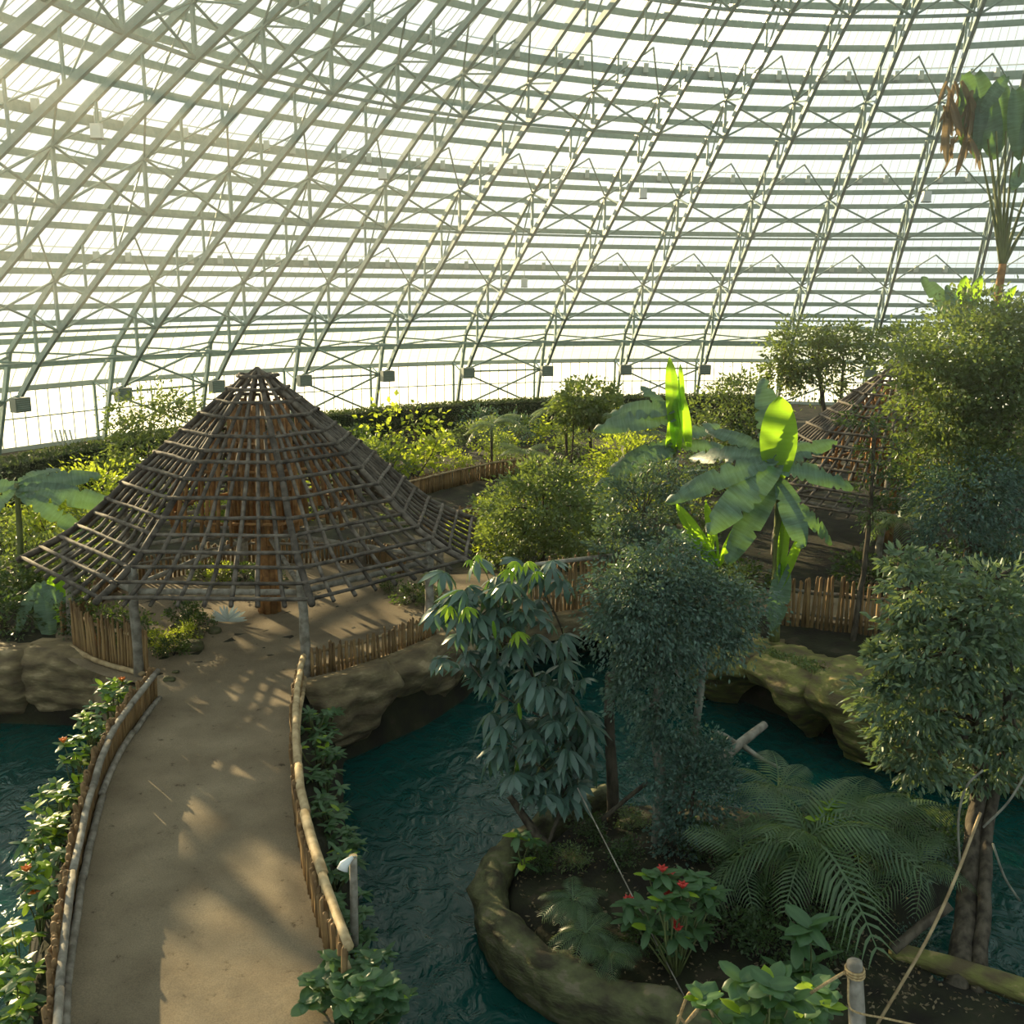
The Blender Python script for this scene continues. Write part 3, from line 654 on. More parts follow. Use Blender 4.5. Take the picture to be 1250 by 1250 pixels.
# ------------------------------------------------------------------ plants: generic builders
NR = np.random.default_rng(11)
def unit(A): return A / np.maximum(1e-9, np.linalg.norm(A, axis=-1, keepdims=True))
def leaf_cloud(name, P, Dv, L, W, tint, rng, fine=False):
    n = len(P); Dv = unit(Dv); R = unit(rng.normal(size=(n, 3)) + np.array([0, 0, .9])); S = unit(np.cross(Dv, R)); Nn = np.cross(S, Dv)
    L = np.asarray(L)[:, None] * np.ones((n, 1)); W = np.asarray(W)[:, None] * np.ones((n, 1))
    if fine:
        rows = [P, P + Dv * L * .3 + S * W * .5 + Nn * L * .03, P + Dv * L * .68 + S * W * .42 + Nn * L * .0, P + Dv * L - Nn * L * .08, P + Dv * L * .68 - S * W * .42, P + Dv * L * .3 - S * W * .5 + Nn * L * .03]
        V = np.stack(rows, 1); b = np.arange(n)[:, None] * 6; Fq = [np.concatenate([b + [0, 1, 2, 3], b + [0, 3, 4, 5]])]; k = 6
    else:
        V = np.stack([P, P + Dv * L * .42 + S * W * .5 + Nn * W * .12, P + Dv * L, P + Dv * L * .42 - S * W * .5 + Nn * W * .12], 1); b = np.arange(n)[:, None] * 4
        Fq = [np.concatenate([b + [0, 1, 2], b + [0, 2, 3]])]; k = 4
    return np_mesh(name, V.reshape(-1, 3), Fq, False, np.repeat(tint, k))
def lump(P, f, ph):
    x, y, z = P[:, 0] * f, P[:, 1] * f, P[:, 2] * f
    return (np.sin(x * 1.0 + 1.3 * y + ph) * np.sin(1.1 * y + 1.7 * z + ph * 2) + np.sin(1.9 * z - 1.2 * x + ph * 3) * np.sin(1.6 * x + .7 * y - ph)) * .5
def crown(ells, leafL, aspect, rng, clump=.3, droop=.25, per=55, flat=1.0, gap=.0):
    """ells: (centre, radii, leaf count). leaves sit in sprays over the lumpy shell of each mass"""
    PP = []; DD = []; CC = []
    for c, r, n in ells:
        c = np.array(c); r = np.array(r); nc = max(6, n // per); ph = rng.uniform(0, 6)
        d = unit(rng.normal(size=(nc, 3)) + np.array([0, -.25, .15])); bump = 1 + .30 * lump(d, 2.6, ph)[:, None]
        cc = d * (rng.uniform(.35, 1.0, (nc, 1)) ** .5) * r * bump
        idx = rng.integers(0, nc, n); cr = clump * np.mean(r)
        out = unit(cc + np.array([0, 0, .2 * np.mean(r)])); t = rng.uniform(-.6, 1.5, (n, 1))
        off = rng.normal(size=(n, 3)) * cr * np.array([.75, .75, .55 * flat]) + out[idx] * t * cr - np.array([0, 0, 1.0]) * (t > 0) * t * t * cr * droop
        p = cc[idx] + off; keep = lump(p, 5.5 / np.mean(r), ph + 1) > -.22 + gap
        PP.append((c + p)[keep]); DD.append((unit(off) * .55 + out[idx] * .7 + rng.normal(size=(n, 3)) * .5 - np.array([0, 0, droop]))[keep]); CC.append(c + cc)
    P = np.concatenate(PP); Dv = np.concatenate(DD); n = len(P)
    L = leafL * rng.uniform(.65, 1.25, n)
    return P, Dv, L, L * aspect, np.concatenate(CC)
def E_(px, py, y, rx, ry, rd, n):
    """ellipsoid from a pixel centre, distance and pixel radii (rd = radius in depth, metres)"""
    c = D(px, py, y); s = mpp(c); return (tuple(c), (rx * s, rd, ry * s), n)
def tree(name, label, ells, leafL, aspect, mat, trunks, cat='tree', bark='bark', seed=1, group=None, clump=.3, droop=.25, per=55, branches=8, fine=False, root_xy=None, flat=1.0, gap=0.0):
    rng = np.random.default_rng(seed); rr = random.Random(seed)
    base = Vector(trunks[0][0][0]) if trunks else Vector(root_xy)
    root = empty(name, base); mark(root, label, cat, group)
    P, Dv, L, W, CC = crown(ells, leafL, aspect, rng, clump, droop, per, flat, gap)
    ok = P[:, 2] > base.z + .02
    P, Dv, L, W = P[ok], Dv[ok], L[ok], W[ok]
    me = leaf_cloud('foliage', P - np.array(base), Dv, L, W, rng.uniform(0, 1, len(P)), rng, fine); me.materials.append(LM[mat]); link('foliage', me, root)
    tips = []
    for pts, r0, r1 in trunks:
        Q = resample(catmull(pts, 5), .35); m = len(Q)
        MB().tube([q - base + Vector((rr.uniform(-.02, .02), rr.uniform(-.02, .02), 0)) for q in Q], [r0 + (r1 - r0) * i / max(1, m - 1) for i in range(m)], 8).build('trunk', M[bark], root, True)
        tips += [(q, r0 + (r1 - r0) * i / m) for i, q in enumerate(Q) if i > m * .55]
    if tips:
        for i in rng.permutation(len(CC))[:branches]:
            c = Vector(CC[i]); q, r = min(tips, key=lambda t: (t[0] - c).length + rr.uniform(0, .6)); mid = q.lerp(c, .5) + Vector((0, 0, .12 * (c - q).length))
            MB().tube([p - base for p in catmull([q, mid, c], 3)], [r * .6] + [r * .45] * 5 + [.012], 5).build('branch', M[bark], root, True)
    return root
def blade(name, L, W, mat, seg=9, arch=.25, fold=.12, ragged=0.0, tipw=.35, seed=0, torn=0):
    """large leaf along +X, face up, arching down towards the tip; torn = number of slits in the margins"""
    rr = random.Random(seed); vs = []; fs = []; tn = []; cols = (-1, -.75, -.4, -.045, .045, .4, .75, 1)
    if torn: seg = max(seg, 30)
    slit = {(rr.randrange(3, seg - 2), rr.choice((-1, 1))): rr.uniform(.25, .75) for _ in range(torn)}
    for i in range(seg + 1):
        t = i / seg; wd = W / 2 * (math.sin(PI * min(1, t * .93 + .05)) ** .55) * (1 if t < .97 else tipw)
        x = L * (t - .10 * arch * t * t); z = -arch * L * t * t
        for c in cols:
            sg = 1 if c > 0 else -1; cut = slit.get((i, sg), 0); cc = c
            if cut and abs(c) > 1 - cut: cc = sg * (1 - cut) + (c - sg * (1 - cut)) * .08
            wob = rr.uniform(-1, 1) * ragged * W if abs(c) > .9 else 0
            vs.append((x + wob * .5 - .10 * W * abs(c) * (1 - t), cc * wd, z + fold * W * abs(cc) * (1 - .8 * t) - .10 * W * cc * cc * t + wob * .4 + .012 * W * math.sin(i * 2.7 + c * 3))); tn.append(.3 + .3 * rr.random() if abs(c) > .1 else 1.0)
    k = len(cols)
    for i in range(seg):
        for j in range(k - 1): fs.append([i * k + j, i * k + j + 1, (i + 1) * k + j + 1, (i + 1) * k + j])
    me = np_mesh(name, np.array(vs), [np.array(fs)], True, np.array(tn)); me.materials.append(LM[mat]); return me
def put_leaf(parent, me, base, tip, up=(0, 0, 1), L0=1.0, roll=0.0, name='leaf', wscale=1.0):
    """place a blade (modelled with length L0) from base to tip; world points, parent has no rotation"""
    base, tip = Vector(base), Vector(tip); x = tip - base; L = x.length; x.normalize(); up = Vector(up)
    y = up.cross(x)
    if y.length < 1e-3: y = Vector((0, 1, 0)).cross(x)
    y.normalize(); z = x.cross(y); R = Matrix((x, y, z)).transposed().to_4x4() @ Matrix.Rotation(roll, 4, 'X')
    o = link(name, me, parent); s = L / L0
    o.matrix_local = Matrix.Translation(base - parent.location) @ R @ Matrix.Diagonal((s, s * wscale, s, 1)); return o
BAN = [blade('leaf', 1.0, .26, 'banana', 12, .20 + .06 * i, .10, .02, .3, i, 7 + 3 * i) for i in range(4)]
BANF = [blade('leaf', 1.0, .33, 'banana', 12, .2, .12, .015, .3, i, 5) for i in range(2)]
NEWB = blade('leaf', 1.0, .46, 'banana_new', 10, .02, .08, .0, .4, 9)
NEWN = blade('leaf', 1.0, .17, 'banana_new', 10, .05, .5, .0, .4, 10)
def banana(name, label, stem, leaves, seed=1, r=.13, stem_mat=None, cat='plant'):
    """stem: world points; leaves: (mesh, base, tip, up, wscale)"""
    root = empty(name, stem[0]); mark(root, label, cat); o0 = Vector(stem[0])
    Q = resample(catmull(stem, 4), .3); m = len(Q)
    MB().tube([q - o0 for q in Q], [r * (1.15 - .6 * i / m) for i in range(m)], 9).build('stem', stem_mat or M['stem'], root, True)
    for me, b_, t_, up, ws in leaves: 
        put_leaf(root, me, b_, t_, up, 1.0, 0, 'leaf', ws)
    return root
M['stem'] = noise_mat('green_stem', (.07, .09, .03), (.16, .18, .06), 6, .6, .2, (1, 1, .2))
TOW = Vector((0, -.75, .66))           # leaf faces tilted to the viewing side and sky
def PLf(lst, y0, s=1):
    """list of (mesh, base px, tip px, dy base, dy tip, up, wscale) -> world leaves"""
    return [(me, D(*b_, y0 + db), D(*t_, y0 + dt), up, ws) for me, b_, t_, db, dt, up, ws in lst]

# main banana plant in front of the second pavilion
yb = 28.6; B = BAN; BF = BANF; U = Vector((0, 0, 1))
banana('banana_plant', 'big banana plant with one glowing upright leaf above the cliff',
       [D(945, 782, yb), D(948, 700, yb), D(950, 620, yb), D(948, 568, yb)], PLf([
       (NEWB, (948, 580), (954, 484), 0, .1, (0, -1, 0), 1.05),
       (B[0], (946, 565), (930, 456), .2, .9, (-.3, -.8, .5), 1.1), (B[1], (945, 562), (814, 596), 0, -.6, TOW, .85),
       (B[2], (944, 560), (838, 540), 0, .8, TOW, 1.0), (BF[0], (948, 568), (866, 640), 0, -1.3, TOW, 1.0),
       (BF[1], (948, 585), (884, 682), 0, -1.0, (-.3, -.8, .5), .85), (B[3], (950, 574), (1056, 576), 0, -.2, TOW, 1.1),
       (BF[0], (952, 590), (988, 662), 0, -1.3, (.2, -.8, .5), 1.25), (B[1], (952, 566), (1028, 526), .2, .6, TOW, .95),
       (BF[1], (956, 690), (948, 772), -.1, -.7, (0, -1, .1), 1.0), (B[0], (944, 556), (862, 512), .2, 1.2, TOW, .9),
       (B[2], (955, 610), (1040, 656), .2, .4, TOW, .9), (B[3], (948, 560), (1000, 520), .3, 1.4, TOW, .8), (NEWN, (950, 700), (962, 622), -.1, -.2, (0, -1, 0), 1.0), (NEWN, (948, 720), (985, 640), -.1, -.2, (0, -1, 0), .8)], yb), r=.15)
# shorter banana clump at its foot, and the bright one behind
yb = 30.5
banana('banana_plant', 'small banana shoot with lime leaves left of the big banana',
       [D(872, 745, yb), D(872, 690, yb), D(874, 660, yb)], PLf([
       (NEWN, (874, 690), (826, 616), 0, -.2, (0, -1, 0), 1.1), (NEWN, (874, 680), (862, 612), 0, 0, (0, -1, 0), 1.0), (NEWN, (876, 690), (900, 640), 0, -.2, (0, -1, 0), 1.0), (B[0], (872, 680), (818, 640), 0, -.3, TOW, 1.0), (B[1], (872, 690), (842, 700), 0, -.4, TOW, 1.0), (NEWN, (874, 690), (846, 664), 0, -.4, (0, -1, .3), 1.4)], yb), r=.09)
yb = 40.0
banana('banana_plant', 'pale lit banana plant with rolled lime leaf in the middle distance',
       [D(822, 640, yb), D(822, 590, yb), D(824, 545, yb)], PLf([
       (NEWN, (826, 548), (818, 436), 0, .1, (0, -1, 0), 1.0), (NEWN, (830, 500), (832, 444), 0, .1, (.5, -1, 0), 1.0), (NEWN, (815, 560), (828, 482), 0, 0, (0, -1, 0), 1.1), (NEWN, (838, 545), (830, 470), 0, .1, (.4, -1, 0), 1.3),
       (B[0], (822, 500), (744, 496), .1, .3, TOW, 1.4), (B[1], (822, 510), (728, 510), .1, -.4, TOW, 1.2), (B[2], (822, 545), (722, 584), 0, -1.0, TOW, .9), (B[3], (820, 540), (738, 562), 0, -.4, TOW, .9),
       (B[0], (824, 548), (776, 560), 0, -1.2, TOW, 1.2), (B[1], (826, 545), (900, 540), 0, .2, TOW, 1.0), (B[2], (826, 540), (884, 505), 0, .8, TOW, 1.0), (B[3], (822, 520), (790, 462), .1, .6, TOW, 1.1)], yb), r=.14)
# left banana clump
yb = 33.0
banana('banana_plant', 'tall banana plant with long level leaves left of the pavilion',
       [D(24, 800, yb), D(26, 720, yb), D(24, 650, yb), D(20, 590, yb)], PLf([
       (B[0], (22, 596), (118, 570), 0, .5, TOW, 1.05), (B[1], (22, 598), (140, 604), 0, -.4, TOW, .9), (B[2], (20, 594), (-70, 590), 0, 0, TOW, 1.0), (B[3], (20, 592), (70, 556), 0, 1.2, TOW, 1.0), (B[0], (20, 594), (-30, 640), 0, -1.0, TOW, 1.0), (B[2], (22, 600), (95, 640), 0, -1.4, TOW, .8)], yb), r=.14)
yb = 29.5
banana('banana_plant', 'dark broad leaved banana shoot at the left pavilion eave',
       [D(46, 800, yb), D(46, 760, yb), D(48, 720, yb)], PLf([
       (BF[0], (50, 712), (60, 782), 0, -.9, (.2, -.6, .6), 1.0), (BF[1], (46, 716), (10, 770), 0, -.7, (-.2, -.6, .6), 1.0), (BF[0], (50, 716), (84, 742), 0, -.5, (.3, -1, .5), 1.2), (NEWB, (66, 705), (70, 766), .5, .6, (0, -1, 0), .8), (NEWB, (74, 700), (76, 738), .4, .3, (.2, -1, 0), .7)], yb), r=.09)
# bananas on the right skyline
yb = 41.0
banana('banana_plant', 'young banana with upright lime leaves on top of right thicket',
       [D(1172, 470, yb), D(1172, 430, yb), D(1172, 396, yb)], PLf([
       (B[0], (1172, 400), (1132, 334), 0, .2, (0, -1, .2), 1.1), (NEWB, (1172, 395), (1180, 336), 0, .2, (0, -1, 0), .75), (NEWB, (1176, 395), (1200, 336), 0, .2, (0, -1, 0), .6), (B[1], (1170, 400), (1162, 348), 0, -.2, (0, -1, 0), 1.2), (NEWB, (1214, 386), (1242, 348), 0, .2, (0, -1, .2), .5), (B[2], (1170, 400), (1154, 380), 0, -.3, (0, -1, .4), 1.2), (B[3], (1174, 398), (1188, 352), 0, -.3, (0, -1, 0), 1.1)], yb), r=.11)

# traveller's palm at the right edge
yb = 42.0
tp_ = empty('travellers_palm', D(1214, 480, yb)); mark(tp_, 'tall fan palm with a flat fan of long stalks and drooping paddles', 'palm'); o0 = tp_.location
Q = catmull([D(1214, 480, yb), D(1214, 420, yb), D(1218, 365, yb), D(1224, 322, yb)], 4)
MB().tube([q - o0 for q in Q], [.2 - .004 * i for i in range(len(Q))], 9).build('trunk', M['brown_litwood'], tp_, True)
hub = D(1224, 318, yb)
PAD = blade('paddle', 1.0, .30, 'banana', 12, .30, .2, .02, .4, 31)
DRY = [blade('dry_paddle', 1.0, .13, 'dry', 12, .3, .9, .05, .3, 41 + i) for i in range(2)]
for i, (px, py, tx, ty) in enumerate(((1196, 182, 1160, 96), (1206, 170, 1186, 84), (1216, 160, 1196, 96), (1228, 160, 1210, 100), (1238, 170, 1238, 96), (1250, 180, 1262, 110), (1266, 200, 1296, 140), (1282, 230, 1320, 190), (1210, 190, 1176, 110))):
    e = D(px, py, yb + .2 * math.sin(i * 2)); a = hub + (e - hub).normalized() * .2
    MB().tube([q - o0 for q in catmull([hub - Vector((0, 0, .3)), a.lerp(e, .35) + Vector((0, 0, .0)), e], 4)], [.10, .09, .08, .07, .06, .05, .045, .04, .035], 6).build('leaf_stalk', M['stem'], tp_, True)
for i, (bx, by, tx, ty, ws) in enumerate(((1196, 120, 1206, 190, 1.2), (1190, 92, 1222, 188, 1.1), (1218, 100, 1236, 186, 1.2), (1240, 110, 1250, 190, 1.1), (1176, 92, 1196, 176, 1.3), (1228, 94, 1200, 132, 1.2), (1262, 110, 1262, 190, 1.2), (1250, 200, 1240, 224, 1.5))):
    put_leaf(tp_, PAD, D(bx, by, yb + .3 * math.sin(i)), D(tx, ty, yb - .4 + .2 * math.cos(i * 3)), (.3 * (-1) ** i, -1, .2), 1.0, 0, 'paddle', ws)
for i in range(34):
    a = D(RND.uniform(1150, 1186), RND.uniform(96, 170), yb + RND.uniform(-.5, .5)); b_ = a + Vector((RND.uniform(-.3, .9), RND.uniform(-.3, .3), -RND.uniform(.8, 1.7)))
    put_leaf(tp_, RND.choice(DRY), a, b_, (RND.uniform(-1, 1), -1, .2), 1.0, 0, 'dry_paddle', RND.uniform(.9, 1.5))

# ------------------------------------------------------------------ trees and bushes (masses read off the photograph)
def T(pts, y, r0, r1): return ([D(px, py, y + dy) for px, py, dy in pts], r0, r1)
def onto(px, y):                       # ground point under a pixel column at distance y
    x = D(px, 700, y).x; return Vector((x, y, gz(x, y)))
def trunk_to(px, y, px2, py2, y2, r0, r1, mid=None):
    b_ = onto(px, y) - Vector((0, 0, .15)); t = D(px2, py2, y2); m_ = b_.lerp(t, .5) + Vector((.15, .05, 0)); return ([b_, m_, t], r0, r1)
# weeping fig on the island
yf = 19.3
tree('weeping_fig', 'rounded weeping fig with pale twin trunks on the island',
     [E_(800, 745, yf, 78, 66, 1.1, 12500), E_(770, 735, yf - .3, 52, 45, .8, 5200), E_(872, 742, yf + .2, 58, 52, .9, 7000), E_(812, 690, yf + .2, 50, 34, .8, 3200), E_(795, 830, yf - .2, 48, 52, .7, 4200), E_(815, 880, yf, 36, 50, .5, 2200), E_(876, 780, yf + .2, 30, 36, .6, 1800), E_(770, 800, yf, 22, 50, .5, 1300)],
     .105, .5, 'ficus', [T(((802, 1048, 0), (806, 960, 0), (801, 890, 0), (806, 800, 0)), yf, .16, .09), T(((802, 1040, .1), (838, 930, .2), (852, 870, .3), (860, 780, .3)), yf, .12, .07)], bark='palebark', seed=3, clump=.20, droop=.7, per=40, branches=12)
tree('climbing_bush', 'grey green leafy bush wrapped around the fig trunk foot', [E_(850, 965, yf - .5, 42, 62, .5, 4200), E_(800, 930, yf - .4, 30, 40, .4, 1600), E_(868, 925, yf - .2, 28, 26, .4, 1100), E_(830, 1020, yf - .6, 36, 30, .4, 1500)],
     .10, .55, 'blue', [T(((835, 1062, 0), (842, 1000, 0), (850, 940, 0)), yf - .5, .05, .03)], cat='bush', seed=4, clump=.22, per=40, branches=5)
# right-hand tree leaning over the water
yr = 18.2
tree('forked_tree', 'grey green tree with twisted trunk leaning over water at right',
     [E_(1150, 790, yr, 74, 50, 1.0, 4600), E_(1130, 720, yr + .2, 48, 40, .7, 2200), E_(1215, 750, yr, 50, 62, .9, 3400), E_(1215, 850, yr, 60, 60, .9, 4200), E_(1110, 850, yr - .2, 56, 48, .7, 3200), E_(1120, 915, yr - .2, 52, 46, .6, 2600), E_(1200, 920, yr, 46, 40, .6, 1800), E_(1100, 690, yr + .2, 26, 16, .4, 500), E_(1085, 810, yr, 30, 28, .5, 900)],
       .19, .38, 'sage', [T(((1160, 1262, -3.6), (1176, 1150, -2.2), (1186, 1040, -.8), (1196, 950, 0), (1190, 850, 0), (1176, 760, 0)), yr, .24, .10), T(((1190, 1250, -3.4), (1200, 1120, -2.0), (1208, 1000, -.5), (1226, 900, 0), (1232, 800, 0)), yr, .15, .07)], seed=6, clump=.2, droop=.45, per=34, branches=16, fine=True, gap=.2)
# big thicket behind it at right
yt = 32
tree('broad_tree', 'dense broad crowned tree at right with sunlit top leaves',
     [E_(1190, 440, yt, 88, 66, 2.4, 13000), E_(1146, 490, yt - .5, 46, 56, 1.8, 5500), E_(1225, 520, yt - .5, 70, 70, 2.2, 8500), E_(1160, 560, yt - 1, 54, 50, 1.8, 5500), E_(1232, 410, yt, 46, 40, 1.6, 4000)],
     .19, .5, 'olive', [trunk_to(1185, yt, 1185, 520, yt, .3, .14), trunk_to(1220, yt - .5, 1222, 540, yt - .5, .2, .1)], seed=8, clump=.2, droop=.35, per=45, branches=12)
yt = 29
tree('feathery_tree', 'blue green feathery tree below the broad crowned tree',
     [E_(1180, 600, yt, 66, 46, 1.4, 5200), E_(1230, 630, yt, 52, 60, 1.4, 4000), E_(1160, 650, yt - .4, 42, 34, 1.0, 1900), E_(1225, 690, yt - .4, 40, 34, .9, 1600)],
     .16, .42, 'blue', [trunk_to(1165, yt, 1190, 610, yt, .17, .09)], seed=9, clump=.22, droop=.6, per=45, branches=8)
tree('slender_tree', 'dark slender trunked tree rising in front of second pavilion', [E_(1050, 512, 30, 30, 14, .6, 500), E_(1078, 560, 30, 28, 34, .8, 1100), E_(1062, 620, 30, 40, 24, .7, 900)],
     .15, .4, 'dark', [trunk_to(1048, 29.0, 1068, 520, 30, .10, .06)], seed=10, clump=.22, droop=.5, per=40)
yt = 57
tree('spreading_tree', 'dark spreading tree standing against the glass behind second pavilion',
     [E_(985, 430, yt, 46, 34, 2.0, 3800), E_(1030, 425, yt, 32, 32, 1.6, 2200), E_(955, 452, yt, 30, 20, 1.2, 1400), E_(1000, 462, yt, 50, 20, 1.6, 1500)],
     .27, .5, 'olive', [trunk_to(1000, yt, 998, 440, yt, .2, .1), trunk_to(1004, yt, 1030, 440, yt, .13, .07)], seed=12, clump=.2, per=34, branches=14)
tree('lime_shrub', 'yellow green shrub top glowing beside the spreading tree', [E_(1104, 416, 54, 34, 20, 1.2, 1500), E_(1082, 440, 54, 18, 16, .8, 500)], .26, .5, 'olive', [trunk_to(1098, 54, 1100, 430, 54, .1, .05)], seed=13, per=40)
# middle distance
tree('round_bush', 'large olive round bush tree in front of the raised walkway', [E_(660, 620, 37, 64, 48, 2.0, 7200), E_(700, 650, 36, 42, 38, 1.5, 3200), E_(625, 655, 36.5, 34, 36, 1.3, 2200), E_(672, 585, 38, 36, 24, 1.3, 2000)],
     .19, .52, 'olive', [trunk_to(660, 37, 662, 630, 37, .14, .07)], cat='bush', seed=14, clump=.2, per=40)
tree('round_bush', 'grey green bush between bridge fence and pale banana', [E_(785, 620, 32.5, 44, 46, 1.4, 4200), E_(760, 660, 32, 36, 26, 1.1, 1700), E_(815, 585, 33, 34, 22, 1.1, 1300)], .18, .45, 'ficus', [trunk_to(785, 32.5, 785, 630, 32.5, .1, .05)], cat='bush', seed=15, clump=.22, per=40)
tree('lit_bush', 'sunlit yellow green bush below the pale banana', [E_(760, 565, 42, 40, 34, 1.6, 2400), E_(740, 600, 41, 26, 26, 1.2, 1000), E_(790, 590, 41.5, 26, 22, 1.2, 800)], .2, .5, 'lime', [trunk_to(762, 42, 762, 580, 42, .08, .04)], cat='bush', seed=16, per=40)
tree('rounded_tree', 'compact dark tree before the glass wall left of the pale banana', [E_(716, 488, 56, 36, 26, 2.0, 3200), E_(745, 505, 55, 22, 22, 1.3, 1100), E_(700, 510, 55, 20, 16, 1.0, 700)], .28, .55, 'olive', [trunk_to(716, 56, 716, 495, 56, .12, .06), trunk_to(690, 55, 700, 505, 55, .07, .04)], seed=17, clump=.2, per=40)
tree('rounded_tree', 'dull green shrub tree behind the big banana crown', [E_(895, 500, 64, 46, 32, 1.8, 3200), E_(860, 540, 62, 44, 26, 1.5, 1900), E_(905, 475, 65, 30, 16, 1.2, 1200)], .26, .5, 'olive', [trunk_to(893, 64, 893, 510, 64, .12, .06)], seed=18, per=40)
tree('wispy_tree', 'airy yellow green tree behind the pavilion at left', [E_(190, 505, 53, 46, 26, 1.8, 2300), E_(165, 545, 52, 30, 34, 1.4, 1500), E_(215, 500, 53, 24, 18, 1.2, 600), E_(180, 590, 50, 40, 26, 1.4, 900)], .3, .36, 'olive', [trunk_to(178, 52, 184, 520, 53, .08, .04), trunk_to(168, 52, 164, 530, 52, .06, .03)], seed=19, clump=.3, per=30, branches=10)
tree('thin_sapling', 'thin sapling with sparse lime leaves behind the pavilion right slope', [E_(500, 525, 55, 50, 36, 1.6, 420), E_(470, 570, 55, 50, 30, 1.6, 620), E_(530, 555, 56, 32, 24, 1.4, 380)], .34, .7, 'lime', [trunk_to(505, 55, 505, 495, 55, .09, .03), trunk_to(508, 55, 535, 535, 55, .05, .02)], seed=20, clump=.3, per=12, branches=14)
tree('rounded_bush', 'leafy olive bush behind the left banana leaves', [E_(120, 600, 44, 46, 32, 1.8, 2600), E_(95, 640, 42, 44, 34, 1.6, 2000), E_(150, 640, 43, 36, 26, 1.4, 1200)], .24, .5, 'lime', [trunk_to(118, 44, 120, 610, 44, .08, .04)], cat='bush', seed=21, per=40)
tree('rounded_bush', 'yellow green mixed bush at the left edge below banana', [E_(20, 700, 34, 50, 60, 1.6, 2600), E_(80, 700, 33.5, 36, 40, 1.3, 1600), E_(-20, 640, 36, 40, 50, 1.6, 1200)], .22, .5, 'olive', [trunk_to(30, 34, 30, 700, 34, .08, .04)], cat='bush', seed=22, per=40)
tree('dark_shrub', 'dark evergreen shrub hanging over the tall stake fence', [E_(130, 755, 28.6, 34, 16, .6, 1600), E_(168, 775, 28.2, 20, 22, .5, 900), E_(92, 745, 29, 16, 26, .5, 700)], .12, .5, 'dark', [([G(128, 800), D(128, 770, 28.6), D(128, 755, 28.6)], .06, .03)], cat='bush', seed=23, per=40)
# clipped hedge bank along the foot of the glass wall
def arc(R, k): a = TH0 + k * DTH; return Vector((AX.x + R * math.cos(a), AX.y + R * math.sin(a), 0))
hd = empty('hedge', arc(48, 0)); mark(hd, 'long clipped dark hedge bank along the foot of the dome', 'hedge')
mb = MB(); n = 60; o0 = hd.location
for i in range(n + 1):
    k = -3 + 11.5 * i / n
    for R, z in ((49.6, -.4), (49.4, 1.75), (47.6, 1.75), (47.3, -.4)): mb.v.append(tuple(arc(R + .12 * math.sin(i * 1.7), k) + Vector((0, 0, z + .06 * math.sin(i * 2.3))) - o0))
for i in range(n):
    for j in range(3): a = 4 * i + j; mb.f.append([a, a + 4, a + 5, a + 1])
mb.build('hedge_core', noise_mat('hedge_core', (.012, .02, .01), (.035, .05, .022), 2, .95), hd)
rng = np.random.default_rng(5); n = 26000; k = rng.uniform(-3, 8.5, n); R = rng.uniform(47.2, 49.6, n); z = np.where(rng.random(n) < .5, rng.uniform(-.2, 1.8, n), 1.78); R = np.where(z < 1.7, 47.25, R)
a = TH0 + k * DTH; P = np.stack([AX.x + R * np.cos(a), AX.y + R * np.sin(a), z + rng.normal(0, .05, n)], 1) - np.array(o0)
dv = rng.normal(size=(n, 3)) * .6 + np.stack([-np.cos(a) * (z < 1.7), -np.sin(a) * (z < 1.7), .2 + .8 * (z > 1.7)], 1)
me = leaf_cloud('hedge_leaves', P, dv, rng.uniform(.1, .22, n), rng.uniform(.08, .13, n), rng.uniform(0, 1, n), rng); me.materials.append(LM['hedge']); link('hedge_leaves', me, hd)
# repeated understorey bushes filling the beds
protos = []
for i, (mat, L, asp, label) in enumerate((('olive', .17, .5, 'olive green'), ('lime', .19, .45, 'lime green'), ('dark', .2, .55, 'dark green'), ('blue', .18, .42, 'blue green'))):
    rg = np.random.default_rng(60 + i); P, Dv, Lf, W, CC = crown([((0, 0, .75), (.95, .95, .7), 900), ((.4, .2, .5), (.7, .7, .5), 350)], L, asp, rg, .26, .2, 30)
    ok = P[:, 2] > .03; me = leaf_cloud('foliage', P[ok], Dv[ok], Lf[ok], W[ok], rg.uniform(0, 1, ok.sum()), rg); me.materials.append(LM[mat])
    mb = MB()
    for j in range(5): aa = j * 1.26; mb.tube([(0, 0, -.1), (.2 * math.cos(aa), .2 * math.sin(aa), .4), (.5 * math.cos(aa), .5 * math.sin(aa), .9)], [.03, .025, .01], 5)
    sm = mb.mesh('stems', True); sm.materials.append(M['bark']); protos.append((me, sm, label))
UC = {}
